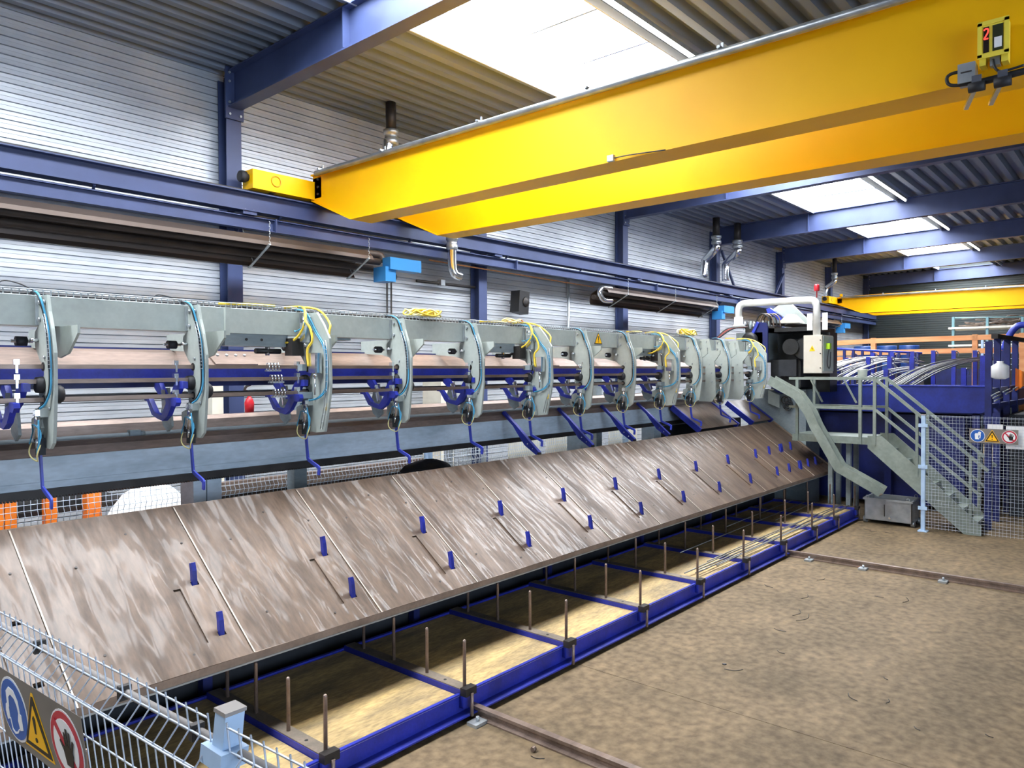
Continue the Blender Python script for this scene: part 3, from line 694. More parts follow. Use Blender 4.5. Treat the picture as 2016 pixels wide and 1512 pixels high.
def safety_sign(o, Q, s0, zc, size, glove, d0, q2=1.56, q3=2.75):
    """three pictograms on a plate; Q(s, z, d) maps the fence plane, s grows to the viewer's right"""
    def flat(name, polys, m, h, par):
        me = M()
        for p in polys:
            n = len(p); vs = [Q(s0+a, zc+b, d0+h) for a, b in p]+[Q(s0+a, zc+b, d0+h-.0012) for a, b in p]
            me.add(vs, [tuple(range(n)), tuple(range(2*n-1, n-1, -1))]+[(i, n+i, n+(i+1) % n, (i+1) % n) for i in range(n)])
        return me.build(name, m, par)
    S = size; W = (q3+.6)*S
    pl = flat('sign_plate', [[(-.06*S, -.6*S), (W, -.6*S), (W, .6*S), (-.06*S, .6*S)]], 'sign_plate', 0, o)
    c1 = (.53*S, 0); c2 = (q2*S, -.05*S); c3 = (q3*S, 0)
    b = flat('blue_disc_rim', [circ(c1, .53*S)], 'sign_white', .0015, pl)
    flat('blue_disc', [circ(c1, .49*S)], 'sign_blue', .003, pl)
    sh = []
    if glove:
        sh = [[(-.17, -.3), (.12, -.3), (.05, -.12), (.1, .16), (.02, .2), (-.16, .2), (-.2, .1)], [(.16, .05), (.24, .1), (.2, -.22), (.12, -.2)], [(.02, .24), (.1, .36), (.25, .3), (.22, .1), (.12, .02)]]
        sh = [[(c1[0]+a*S, c1[1]+q*S) for a, q in p] for p in sh]
        flat('pictogram', sh, 'sign_white', .0045, pl)
    else:
        head = [(-.24, .06), (-.22, .26), (-.08, .36), (.1, .34), (.24, .2), (.25, .02), (.2, -.05), (.17, .1), (.1, .2), (-.05, .24), (-.15, .17), (-.18, .0)]
        l = [(-.3, .02), (-.2, .08), (-.2, -.2), (-.3, -.24), (-.34, -.1)]; r = [(.2, .02), (.3, -.02), (.3, -.26), (.18, -.3), (.14, -.14)]
        face = [(-.2, -.18), (-.16, -.38), (-.06, -.42), (.06, -.38), (.16, -.28), (.13, -.28), (.05, -.35), (-.06, -.385), (-.13, -.35), (-.17, -.18)]
        flat('pictogram', [[(c1[0]+a*S, c1[1]+q*S) for a, q in p] for p in (head, l, r, face)], 'sign_white', .0045, pl)
    def tri(k): return [(c2[0]-.54*S*k, c2[1]-.42*S*k), (c2[0]+.54*S*k, c2[1]-.42*S*k), (c2[0]+.03*S*k, c2[1]+.54*S*k), (c2[0]-.03*S*k, c2[1]+.54*S*k)]
    flat('triangle_edge', [tri(1)], 'sign_yellow', .0015, pl); flat('triangle_black', [tri(.9)], 'sign_black', .003, pl)
    flat('triangle_yellow', [[(c2[0]+a*S, c2[1]+q*S) for a, q in ((-.36, -.3), (.36, -.3), (0, .34))]], 'sign_yellow', .0045, pl)
    flat('exclamation_mark', [[(c2[0]+a*S, c2[1]+q*S) for a, q in ((-.02, -.1), (.02, -.1), (.05, .14), (.0, .19), (-.05, .14))], circ((c2[0], c2[1]-.2*S), .04*S, 12)], 'sign_black', .006, pl)
    flat('red_disc_rim', [circ(c3, .54*S)], 'sign_white', .0015, pl); flat('red_disc', [circ(c3, .51*S)], 'sign_red', .003, pl)
    flat('white_disc', [circ(c3, .4*S)], 'sign_white', .0045, pl)
    k = .7071
    flat('red_bar', [[(c3[0]+S*(a*k-q*k)*1, c3[1]-S*(a*k+q*k)) for a, q in ((-.45, -.05), (.45, -.05), (.45, .05), (-.45, .05))]], 'sign_red', .006, pl)
    hand = [[(-.1, -.27), (.1, -.27), (.15, -.08), (.12, .02), (-.1, .02), (-.16, -.06)], [(-.1, .0), (-.05, .0), (-.07, .22), (-.11, .22)], [(-.04, .0), (.01, .0), (.01, .29), (-.035, .29)], [(.02, .0), (.07, .0), (.1, .25), (.06, .26)], [(.08, -.02), (.13, -.04), (.2, .14), (.16, .16)], [(-.13, -.1), (-.1, -.02), (-.24, .08), (-.26, .05)]]
    flat('hand', [[(c3[0]+(a+.1)*S, c3[1]+q*S) for a, q in p] for p in hand], 'sign_black', .0075, pl)
    return pl
# near fence, bottom left, leaning slightly
LEAN = .115
nf = thing('mesh_fence', (.62, 2.3, 0), 'galvanised mesh fence with safety signs at the lower left', 'fence')
FA, FB = (.742, 3.6), (.852, 1.68)                # plan of the leaning panel, seen from above
def fx(y): return FB[0]+(FA[0]-FB[0])*(y-FB[1])/(FA[1]-FB[1])
Qn = fence_panel(nf, FA, FB, .05, 1.95, (1.83, 1.25, .6), .047, .0024, .05, -1, .2, LEAN)
Qm = fence_panel(nf, (fx(1.6), 1.6), (fx(-.9), -.9), .05, 1.95, (1.83, 1.25, .6), .047, .0024, .05, -1, .2, LEAN)
XN = fx(1.64)
def leanbox(x0, x1, y0, y1, z0, z1):
    f = lambda x, z: x+LEAN*(z-1.95)
    vs = [(f(x, z), y, z) for x in (x0, x1) for y in (y0, y1) for z in (z0, z1)]
    return M().add(vs, [(0, 1, 3, 2), (4, 6, 7, 5), (0, 4, 5, 1), (2, 3, 7, 6), (0, 2, 6, 4), (1, 5, 7, 3)])
post = leanbox(XN+.008, XN+.056, 1.616, 1.664, .0, 1.955).build('fence_post', 'fence_post', nf)
leanbox(XN+.005, XN+.059, 1.613, 1.667, 1.955, 1.964).build('post_cap', 'cap_grey', post)
for z in (1.86, 1.1):
    leanbox(XN-.006, XN+.062, 1.595, 1.69, z-.02, z+.02).build('clamp', 'fence_post', post)
M().tube([(fx(y)+.04+LEAN*(z-1.95), y, z) for y, z in ((3.6, 1.868), (1.0, 1.868))], .011, 8).build('guard_tube', 'cap_grey', nf)
for y in (3.3, 2.72, 2.15, 1.78): M().box(fx(y)+.012, fx(y)+.045, y-.009, y+.009, 1.848, 1.888).build('tube_clip', 'dark_steel', nf)
sgn = safety_sign(nf, Qn, 3.6-3.03, 1.612, .215, False, .016, 1.36, 2.45)
# ------------------------------------------------------------------ the bar handling machine
def clampz(poly): return poly
ST = [1.868+1.09*k for k in range(9)]            # gripper stations over the table
mach = thing('gantry_beam', (7, 6.2, 0), 'grey-green box beam of the machine carrying the gripper plates', 'machine beam')
BY0, BY1, BZ0, BZ1 = 6.08, 6.28, 3.09, 3.30
M().box(-1.5, 3.3, BY0, BY1, BZ0, BZ1).build('beam_section', 'machine_grey', mach)
M().box(3.3, 15.0, BY0, BY1, BZ0, BZ1).build('beam_section', 'machine_grey', mach)
M().box(3.27, 3.31, BY0-.03, BY1+.02, BZ0-.02, BZ1+.01).build('joint_flange', 'machine_grey', mach)
for x in (-1.3, 4.6, 10.4, 15.0):
    M().box(x, x+.16, 7.08, 7.22, 0, BZ0+.0).build('support_leg', 'machine_grey2', mach)
    M().box(x, x+.16, 6.28, 7.22, BZ0-.02, BZ0+.1).build('support_arm', 'machine_grey2', mach)
    M().box(x-.06, x+.22, 7.02, 7.26, 0, .02).build('foot_plate', 'machine_grey2', mach)
# wire cable tray on the beam
tr = thing('cable_tray', (5, 6.15, BZ1), 'wire basket cable tray along the top of the machine beam', 'cable tray')
m = M(); x = -1.4
while x < 12.0:
    m.tube([(x, 6.24, BZ1+.052), (x, 6.24, BZ1+.004), (x, 6.1, BZ1+.004), (x, 6.1, BZ1+.052)], .0046, 4, cap=False); x += .05
m.build('tray_rungs', 'galvanised', tr, kind='stuff')
m = M()
for y, z in ((6.1, .052), (6.1, .006), (6.24, .052), (6.24, .024), (6.15, .004), (6.2, .004)): m.tube([(-1.4, y, BZ1+z), (12.0, y, BZ1+z)], .0042, 4)
m.build('tray_wires', 'galvanised', tr, kind='stuff')
for y, r, c in ((6.14, .012, 'hose_black'), (6.17, .01, 'hose_blue'), (6.2, .012, 'hose_black')):
    M().tube([(-1.4, y, BZ1+.02), (11.9, y, BZ1+.02)], r, 6).build('cable', c, tr)
# machine bed: lower beam with toothed rack
bed = thing('machine_bed', (6, 6.4, 0), 'long blue-grey machine bed beam with a toothed rack below', 'machine bed')
bedp = [(6.58, 1.844), (6.58, 1.896), (6.586, 1.9), (6.586, 2.10), (6.58, 2.105), (6.58, 2.12), (6.95, 2.12), (6.95, 1.844)]
M().prism(bedp, 0, -1.5, 14.1).build('bed_beam', 'beam_bluegrey', bed)
M().prism([(6.55, 2.10), (6.57, 2.165), (6.62, 2.205), (6.65, 2.205), (6.65, 2.12), (6.57, 2.12), (6.56, 2.095)], 0, -1.5, 14.1).build('bed_lip', 'bare_steel', bed)
M().box(-1.5, 14.1, 6.65, 6.95, 2.12, 2.17).build('bed_tray', 'beam_bluegrey', bed)
M().prism([(6.93, 2.12), (6.93, 2.3), (6.97, 2.335), (7.05, 2.335), (7.05, 2.12)], 0, -1.5, 14.1).build('rear_lip', 'bare_steel', bed)
M().prism([(6.7, 2.17), (6.76, 2.23), (6.82, 2.17)], 0, -1.5, 14.1).build('centre_rail', 'machine_grey2', bed)
M().box(-1.5, 14.1, 6.555, 6.615, 1.782, 1.843).build('rack_body', 'dark_steel', bed)
m = M(); x = -.2
while x < 6.0:
    m.box(x, x+.011, 6.552, 6.59, 1.767, 1.783); x += .0225
m.build('rack_teeth', 'dark_steel', bed, kind='stuff')
for x in (3.38, 9.4, 11.6):
    M().box(x-.14, x-.02, 6.6, 6.85, 0, 1.844).build('leg', 'beam_bluegrey', bed)
    M().box(x, x+.14, 6.62, 6.85, 0, 1.844).build('leg', 'beam_bluegrey', bed)
    M().box(x-.18, x+.18, 6.58, 6.9, 0, .02).build('foot_plate', 'beam_bluegrey', bed)
p = oY(265, 840, 6.75); M().box(p.x-.05, p.x+.04, 6.72, 6.78, 2.17, 2.25).cyl((p.x+.04, 6.75, 2.21), (p.x+.08, 6.75, 2.21), .03, 10).build('sensor_block', 'machine_grey2', bed)
# blue bar trough behind the gripper plates
trg = thing('bar_trough', (6, 6.6, 2.6), 'long blue bar trough with a worn brown steel face behind the gripper plates', 'trough')
M().prism([(6.42, 2.80), (6.62, 2.925), (6.68, 2.95), (6.7, 2.95), (6.7, 2.935), (6.63, 2.91), (6.43, 2.785)], 0, -1.5, 14.4).build('sloped_face', 'bare_steel', trg)
M().box(-1.5, 14.4, 6.7, 6.74, 2.62, 2.965).build('rear_web', 'dark_blue', trg)
M().box(-1.5, 14.4, 6.41, 6.43, 2.69, 2.80).build('front_web', 'royal_blue', trg)
M().box(-1.5, 14.4, 6.40, 6.70, 2.68, 2.695).build('bottom_web', 'dark_blue', trg)
# long guide bars through the plates
BARS = ((5.985, 2.795), (5.985, 2.69), (5.985, 2.56))
for i, (y, z) in enumerate(BARS):
    M().box(-1.5, 14.2, y-.013, y+.013, z-.016, z+.016).build('guide_bar', 'bar_steel', None, 'long brown steel guide bar, %s of three through the gripper plates' % ('top', 'middle', 'bottom')[i], 'bar', 'guide bars')
M().box(-1.5, 14.2, 6.5, 6.52, 2.52, 2.575).build('rear_guide', 'dark_steel', None, 'dark rear guide bar behind the blue V holders', 'bar')

NORM = [(6.08, 3.295), (5.895, 3.30), (5.864, 3.18), (5.813, 3.06), (5.768, 2.89), (5.772, 2.6), (5.80, 2.37), (5.82, 2.26), (5.88, 2.215), (6.08, 2.225), (6.15, 2.27), (6.165, 2.32), (6.12, 2.37), (6.07, 2.43), (6.065, 2.54), (6.085, 2.61), (6.03, 2.66), (5.975, 2.74), (5.985, 2.80), (6.06, 2.845), (6.148, 2.94), (6.156, 3.04), (6.08, 3.09)]
WIDE = [(6.126, 3.295), (5.905, 3.295), (5.80, 3.18), (5.71, 3.05), (5.695, 2.63), (5.72, 2.48), (5.79, 2.205), (5.93, 2.19), (6.11, 2.20), (6.17, 2.28), (6.18, 2.31), (6.12, 2.39), (6.134, 2.49), (6.08, 2.54), (6.09, 2.62), (5.99, 2.74), (6.1, 2.83), (6.199, 2.935), (6.13, 3.09)]
WIDE = [(y*.9876, z) for y, z in WIDE]
def hook_mesh(m, x, y0=5.975, z0=2.2, s=1):
    pts = [(x, y0, z0), (x, y0-.012, z0-.1), (x, y0-.03, z0-.23), (x, y0-.05, z0-.265), (x, y0-.185, z0-.315), (x, y0-.205, z0-.335), (x, y0-.2, z0-.39)]
    return m.path(spl(pts, 3), .03, .014, (1, 0, 0))
def station(x, kind, label, blue=True, yell=True):
    o = thing('gripper_arm', (x, 5.95, 1.8), label, 'gripper arm', 'gripper arms along the machine')
    poly = WIDE if kind == 'wide' else NORM
    t = .022
    pl = M().prism(poly, 0, x-t/2, x+t/2).build('arm_plate', 'machine_grey', o)
    M().prism([(5.74, 3.088), (5.74, 3.03), (5.93, 2.89), (6.1, 2.86), (6.4, 2.93), (6.76, 2.95), (6.76, 3.088)], 0, x+.13, x+.148).build('bracket_plate', 'machine_grey', o)
    M().box(x-.03, x-.01, 6.062, 6.08, 3.095, 3.29).build('angle', 'galvanised', o)
    f = x-t/2
    for y, z in ((6.03, 3.25), (6.03, 3.13), (5.93, 3.25), (5.9, 3.13)):
        M().cyl((f-.016, y, z), (f, y, z), .017, 6).build('bolt', 'galvanised', pl)
    for y, z in ((5.95, 2.86), (5.86, 2.5), (6.04, 2.5)):
        M().cyl((f-.012, y, z), (f, y, z), .012, 6).build('bolt', 'galvanised', pl)
    M().cyl((f-.003, 6.1, 2.31), (f, 6.1, 2.31), .022, 12).build('bore', 'black', pl)
    # roller with pin at the rear, bar holes
    M().cyl((x-.12, 6.2, 2.98), (x-.05, 6.2, 2.98), .035, 12).build('rear_roller', 'rubber', o)
    M().cyl((x-.15, 6.2, 2.98), (x-.01, 6.2, 2.98), .012, 10).build('roller_pin', 'chrome', o)
    M().cyl((f-.05, 6.08, 2.985), (f, 6.08, 2.985), .013, 10).build('stud', 'chrome', pl)
    for y, z in BARS[:1]+BARS[2:]:
        M().cyl((f-.004, y, z), (f+.0, y, z), .032, 14).build('bushing', 'black', pl)
    M().lathe([(.03, -.05), (.055, -.045), (.06, -.01), (.06, 0)], (f, 6.0, 2.665), 16, 0).build('roller', 'rubber', pl)
    M().lathe([(.06, 0), (.065, .04), (.05, .06)], (x+t/2, 5.86, 2.6), 14, 0).build('side_roller', 'rubber', pl)
    # gripping head: block, cylinder, blue hook
    M().box(f-.05, f, 5.9, 6.0, 2.44, 2.5).prism([(6.04, 2.44), (6.1, 2.42), (6.1, 2.34), (6.03, 2.3), (5.98, 2.36)], 0, f-.045, f).build('jaw', 'machine_grey', pl)
    M().box(f-.04, f, 6.0, 6.08, 2.26, 2.31).build('jaw_pad', 'rubber', pl)
    M().box(f-.05, f-.005, 5.945, 6.01, 2.17, 2.29).build('hook_holder', 'void_dark', o)
    c = M().cyl((f-.055, 5.93, 2.45), (f-.055, 5.955, 2.29), .022, 12).cyl((f-.055, 5.955, 2.29), (f-.055, 5.965, 2.22), .009, 8).box(f-.08, f-.03, 5.905, 5.955, 2.45, 2.49)
    c.build('cylinder', 'chrome', o)
    hook_mesh(M(), f-.03).build('hook', 'arm_blue', o)
    # hose ladder along the front edge with tubes
    edge = [(5.868, 3.16), (5.808, 3.02), (5.785, 2.9), (5.777, 2.78)] if kind != 'wide' else [(5.66, 3.03), (5.632, 2.9), (5.632, 2.7), (5.655, 2.45), (5.72, 2.23)]
    ld = M()
    for dy in (0, .035):
        ld.tube([(f-.024, y+dy, z) for y, z in edge], .0035, 4)
    for i in range(14):
        q = i/13*(len(edge)-1); k = min(int(q), len(edge)-2); w_ = q-k
        y = edge[k][0]*(1-w_)+edge[k+1][0]*w_; z = edge[k][1]*(1-w_)+edge[k+1][1]*w_
        ld.tube([(f-.024, y, z), (f-.024, y+.035, z)], .0035, 4)
    ld.build('hose_ladder', 'galvanised', o)
    top = [(f-.02, 6.13, BZ1+.03), (f-.03, 6.02, BZ1+.025), (f-.03, 5.93, BZ1-.02)]
    if kind == 'wide':
        run = [(f-.012, 5.82, 3.12), (f-.012, 5.675, 2.95), (f-.012, 5.655, 2.7), (f-.014, 5.675, 2.58), (f-.03, 5.77, 2.51), (f-.04, 5.92, 2.48), (f-.05, 6.0, 2.45)]
    else:
        run = [(f-.012, 5.885, 3.15), (f-.012, 5.82, 3.0), (f-.012, 5.797, 2.8), (f-.013, 5.802, 2.64), (f-.03, 5.85, 2.54), (f-.05, 5.905, 2.5)]
    if blue:
        M().tube(spl(top+run, 4), .0075, 6).build('hose', 'hose_blue', o)
        M().tube(spl([(a-.004, b+.02, c_) for a, b, c_ in top+run], 4), .006, 6).build('hose', 'hose_black' if kind != 'wide' else 'hose_blue', o)
    def loop(c, ry, rz, a0, a1, m, r=.006):
        M().tube([(f-.07+.012*math.sin(a*3), c[0]+ry*math.cos(a), c[1]+rz*math.sin(a)) for a in [a0+(a1-a0)*i/18 for i in range(19)]], r, 6).build('hose', m, o)
    loop((5.95, 2.27), .096, .12, -.2, PI+.9, 'hose_blue', .005)
    loop((5.95, 2.235), .095, .105, PI*.95, 2*PI+.2, 'hose_pale', .005)
    M().tube(spl([(f-.06, 5.905, 2.42), (f-.07, 5.87, 2.34), (f-.07, 5.862, 2.26)]), .006, 6).build('hose', 'hose_blue', o)
    if kind == 'wide':
        # two extra cylinders, clamp blocks and the yellow hose bundle
        M().box(f-.08, f-.03, 5.9, 5.98, 3.02, 3.2).cyl((f-.055, 5.93, 3.02), (f-.055, 5.93, 2.98), .016, 10).cyl((f-.055, 5.95, 3.2), (f-.055, 5.95, 3.25), .012, 8).build('cylinder', 'chrome', o)
        M().cyl((f-.055, 5.93, 2.98), (f-.055, 5.9, 2.75), .009, 8).build('piston_rod', 'dark_steel', o)
        M().box(f-.09, f-.02, 5.73, 5.83, 2.74, 2.92).cyl((f-.055, 5.78, 2.74), (f-.055, 5.78, 2.7), .02, 10).cyl((f-.055, 5.78, 2.7), (f-.055, 5.785, 2.54), .009, 8).build('cylinder', 'chrome', o)
        for z in (2.79, 2.535): M().box(f-.11, f-.0, 5.9, 6.0, z-.03, z+.03).build('clamp_block', 'machine_grey2', o)
        if yell:
            b0 = [(f-.1, 6.2, BZ1+.05), (f-.02, 6.1, BZ1+.06), (f-.05, 5.95, BZ1+.03), (f-.1, 5.86, 3.22)]
            M().tube(spl(b0+[(f-.11, 5.93, 3.1), (f-.12, 6.05, 3.03), (f-.14, 6.12, 3.02)], 5), .011, 6).build('hose', 'hose_yellow', o)
            M().tube(spl(b0+[(f-.09, 5.8, 3.14), (f-.09, 5.77, 3.03), (f-.1, 5.83, 2.95), (f-.1, 5.82, 2.8)], 5), .011, 6).build('hose', 'hose_yellow', o)
            M().tube(spl([(f-.1, 6.18, BZ1+.055), (f+.1, 5.98, BZ1+.04), (f+.06, 5.72, 3.2), (f+.03, 5.68, 3.1), (f+.02, 5.7, 2.9), (f+.02, 5.7, 2.72), (f+.02, 5.66, 2.62), (f+.02, 5.66, 2.55), (f+.0, 5.7, 2.4)], 5), .01, 6).build('hose', 'hose_yellow', o)
            M().tube(spl([(f-.2, 6.2, BZ1+.06), (f-.45, 6.14, BZ1+.055), (f-.8, 6.1, BZ1+.04)], 5), .011, 6).build('hose', 'hose_yellow', o)
            M().tube(spl(b0[1:]+[(f-.11, 5.88, 3.16), (f-.12, 5.98, 3.12), (f-.1, 6.03, 3.13)], 4), .006, 6).build('hose', 'hose_blue', o)
        M().box(x+.25, x+.9, 6.12, 6.2, 2.99, BZ0).build('under_box', 'machine_grey2', o) if False else None
    return o
for k, x in enumerate(ST):
    wide = k % 3 == 2
    station(x, 'wide' if wide else 'norm', ('wide gripper plate with yellow hoses and silver cylinders, %s from the left' % ORD[k]) if wide else ('grey gripper plate with blue hoses and a blue hook, %s from the left' % ORD[k]))
# close-set plates at the far end
for i, x in enumerate((11.62, 12.15, 12.75, 13.32, 14.05)):
    if i in (0, 2): station(x, 'norm', 'grey gripper plate with a blue hook in the close-set far group, %s of five' % ORD[i])
    elif i == 4: station(x, 'wide', 'last gripper plate, with white cylinder and pale hoses, beside the machine head')
    else:
        o = thing('spacer_plate', (x, 5.95, 2.2), 'plain grey bolted plate in the close-set far group, %s of five' % ORD[i], 'plate', 'plain plates of the far group')
        pl = M().prism([(6.12, 3.295), (5.9, 3.295), (5.86, 3.09), (5.70, 3.085), (5.70, 3.03), (5.8, 2.9), (5.78, 2.3), (5.85, 2.2), (6.1, 2.2), (6.12, 2.8), (6.2, 2.95), (6.2, 3.08)], 0, x-.012, x+.012).build('plate', 'machine_grey', o)
        for y, z in ((6.06, 3.25), (6.06, 3.13), (5.95, 3.25), (5.93, 3.13), (5.9, 2.85), (5.86, 2.7), (5.85, 2.55)):
            M().cyl((x-.024, y, z), (x-.012, y, z), .012, 6).build('bolt', 'galvanised', pl)
# under-boxes and switch gear below the beam
for i, x in enumerate((3.3, 6.55, 9.95)):
    o = thing('drive_box', (x+.3, 6.16, 2.9), 'grey drive box under the beam with dark valves, %s from the left' % ORD[i], 'drive box', 'drive boxes under the beam')
    M().box(x, x+.62, 6.12, 6.24, 2.98, BZ0).build('box', 'machine_grey2', o)
    M().box(x+.6, x+.72, 6.02, 6.14, 2.9, 3.06).build('bearing_block', 'dark_steel', o)
    M().cyl((x+.3, 6.14, 2.94), (x+.55, 6.14, 2.94), .025, 10).build('valve', 'black', o)
    M().cyl((x+.42, 6.14, 2.9), (x+.42, 6.14, 2.98), .02, 8).build('fitting', 'chrome', o)
    for d in (.2, .35): M().cyl((x+d, 6.12, 3.04), (x+d, 6.11, 3.04), .012, 6).build('bolt', 'dark_steel', o)
# blue V holders with silver clamps
VLOW = [(6.45, 2.545), (6.38, 2.545), (6.255, 2.42), (6.14, 2.40), (6.05, 2.505), (5.96, 2.548), (5.885, 2.545), (5.87, 2.51), (5.9, 2.478), (5.96, 2.482), (6.03, 2.40), (6.115, 2.355), (6.21, 2.37), (6.315, 2.40), (6.40, 2.51), (6.45, 2.515)]
VUP = [(6.42, 2.66), (6.33, 2.66), (6.24, 2.56), (6.14, 2.55), (6.06, 2.65), (5.98, 2.68), (5.9, 2.675), (5.9, 2.62), (5.97, 2.62), (6.05, 2.53), (6.13, 2.49), (6.24, 2.5), (6.34, 2.56), (6.42, 2.62)]
def vholder(x, label):
    o = thing('v_holder', (x, 6.15, 2.3), label, 'holder', 'blue V holders on the guide bars')
    M().prism(VLOW, 0, x-.02, x+.02).build('lower_v', 'royal_blue', o)
    M().prism(VUP, 0, x+.05, x+.09).build('upper_v', 'royal_blue', o)
    M().prism([(6.3, 2.62), (6.36, 2.62), (6.44, 2.4), (6.4, 2.3), (6.32, 2.25), (6.24, 2.3), (6.26, 2.42)], 0, x+.11, x+.13).build('guide_plate', 'machine_grey2', o)
    M().bar((x+.03, 6.2, 2.44), (x+.06, 6.28, 2.6), .03, .03).build('stub', 'chrome', o)
    M().box(x+.09, x+.14, 6.0, 6.4, 2.66, 2.7).build('cross_tie', 'dark_blue', o)
    for y, z in BARS:
        M().box(x+.01, x+.045, y-.022, y+.02, z+.014, z+.05).box(x+.02, x+.035, y-.024, y-.014, z-.045, z+.03).build('clamp', 'chrome', o)
    return o
for k in range(1, 9): vholder(1.645+PITCH_X*k, 'blue V-shaped bar holder left of the %s gripper plate' % ORD[k])
vholder(1.66, 'blue V-shaped bar holder left of the first gripper plate')
# white splice clamps on the bars
for i, xs in enumerate((3.63, 8.35)):
    for j, (y, z) in enumerate(BARS):
        o = thing('splice_clamp', (xs+.02*j, y, z), 'silver row of four U-bolts on the %s guide bar, %s group' % (('top', 'middle', 'bottom')[j], ('near', 'far')[i]), 'clamp', 'U-bolt splice clamps')
        for q in range(4):
            xx = xs+.03*j+q*.032
            M().tube([(xx, y-.02, z-.035), (xx, y-.024, z+.01), (xx, y-.015, z+.032), (xx, y+.015, z+.032), (xx, y+.02, z-.03)], .006, 6).build('u_bolt', 'chrome', o)
        M().box(xs+.03*j-.02, xs+.03*j+.12, y-.022, y+.02, z-.04, z-.025).build('saddle', 'galvanised', o)
for i, xs in enumerate((3.38, 8.1)):
    o = thing('splice_plate', (xs, 6.5, 2.82), 'bolted splice plate on the brown trough face, %s one' % ('near', 'far')[i], 'plate', 'trough splice plates')
    m = M(); d = Vector((0, .2, .125)).normalized(); nn = Vector((0, -d.z, d.y))
    for q in (0,):
        a = Vector((0, 6.44, 2.812))+nn*.004; pts = []
        for xx in (xs, xs+.42):
            for t in (0, .2): pts += [Vector((xx, 0, 0))+a+d*t, Vector((xx, 0, 0))+a+d*t+nn*.012]
        m.add(pts, [(0, 1, 3, 2), (4, 6, 7, 5), (0, 4, 5, 1), (2, 3, 7, 6), (0, 2, 6, 4), (1, 5, 7, 3)])
    m.build('plate', 'bare_steel', o)
    for q in range(4):
        c = Vector((xs+.08+q*.09, 6.44, 2.812))+d*.15+nn*.016; M().cyl(c, c+nn*.012, .014, 8).build('bolt', 'galvanised', o)
# coils of yellow hose on the tray
def coil(x, y, n, w, h, label, mats=('hose_yellow', 'hose_pale', 'hose_yellow')):
    o = thing('hose_coil', (x, y, BZ1+.04), label, 'hose coil', 'coils of hose on the tray')
    rd = random.Random(int(x*10))
    for i in range(n):
        c = (x+rd.uniform(-w, w)*.35, y+rd.uniform(-.05, .05)); a, b = w*rd.uniform(.5, 1), rd.uniform(.05, .1); t0 = rd.uniform(0, 6)
        pts = [(c[0]+a*math.cos(t0+t)+.02*math.sin(3*t), c[1]+b*math.sin(t0+t), BZ1+.06+h*(.5+.5*math.sin(2*t+i))*rd.uniform(.9, 1.1)) for t in [2*PI*j/20 for j in range(20)]]
        M().tube(pts, .01, 6, closed=True).build('loop', mats[i % len(mats)], o)
    return o
p = oY(832, 616, 6.15); coil(p.x, 6.15, 8, .22, .07, 'tangled coil of yellow hose on the tray above the fourth plate')
p = oY(1012, 637, 6.15); coil(p.x, 6.15, 3, .18, .04, 'small pale hose coil on the tray left of the sixth plate', ('hose_pale', 'wood_orange'))
p = oY(1352, 655, 6.15); coil(p.x, 6.15, 7, .3, .09, 'arched coil of yellow hose on the tray at the far group')
for i, x in enumerate((1.66, 2.74)):
    M().tube(spl([(x-.05, 6.16, BZ1+.03), (x, 6.16, BZ1+.1-.02*i), (x+.1, 6.15, BZ1+.09-.02*i), (x+.2, 6.12, BZ1+.035)]), .005, 6).build('loose_cable', 'hose_black', None, 'thin black cable looping above the %s gripper plate' % ORD[i], 'cable', 'loose cables on the tray')
# warning triangle on the beam
x, z = oY(1178, 668, 6.075).x, oY(1178, 668, 6.075).z
ws = thing('warning_sign', (x, 6.075, z-.08), 'yellow triangular warning sign on the machine beam', 'sign')
for k, mname, y in ((1., 'sign_black', 6.078), (.82, 'sign_yellow', 6.0765)):
    M().prism([(x-.1*k, z-.07*k), (x+.1*k, z-.07*k), (x, z+.1*k)], 1, y-.004, y).build('triangle', mname, ws)
M().prism([(x-.006, z-.02), (x+.006, z-.02), (x+.012, z+.045), (x-.012, z+.045)], 1, 6.0715, 6.073).box(x-.008, x+.008, 6.0715, 6.073, z-.045, z-.03).build('mark', 'sign_black', ws)
# red plug hanging behind the machine
p = oY(491, 797, 7.2)
o = thing('plug', (p.x, 7.2, p.z-.08), 'red plug hanging on a grey cable behind the guide bars', 'plug')
M().lathe([(.02, -.09), (.045, -.08), (.05, .02), (.035, .06), (.015, .09)], (p.x, 7.2, p.z), 14).build('body', 'red', o)
M().tube(spl([(p.x, 7.2, p.z+.08), (p.x-.02, 7.2, p.z+.14), (p.x-.1, 7.12, p.z+.16), (p.x-.2, 6.9, p.z+.2), (p.x-.25, 6.74, p.z+.22)]), .012, 8).build('cable', 'dark_steel', o)
# ------------------------------------------------------------------ stairs and platform at the far end
XS, XS2 = 14.3, 15.1
stp = thing('steel_stairs', (14.7, 3.2, 0), 'grey steel stairs with handrails leading up to the operator platform', 'stairs')
def sX(pts, x): return [(oX(u, v, x).y, oX(u, v, x).z) for u, v in pts]
strg = sX([(1708.4, 858), (1736, 859), (1817.3, 930.4), (1932, 1036), (1932, 1056), (1897.7, 1054), (1708.4, 882)], XS)
strg = [(y, max(z, .0)) for y, z in strg]
M().prism(strg, 0, XS-.012, XS+.012).build('stringer', 'stair_grey', stp)
M().prism(strg, 0, XS2-.012, XS2+.012).build('stringer', 'stair_grey', stp)
n = 7; ya, za, yb, zb = 3.72, 1.3, 2.35, .2
for i in range(n):
    y, z = ya+(yb-ya)*i/(n-1), za+(zb-za)*i/(n-1)
    M().box(XS+.012, XS2-.012, y-.14, y+.1, z-.035, z).build('tread', 'stair_grey', stp)
ZP = 1.53
M().box(XS-.01, XS+.02, 3.86, 5.24, ZP-.13, ZP).build('platform_edge', 'stair_grey', stp)
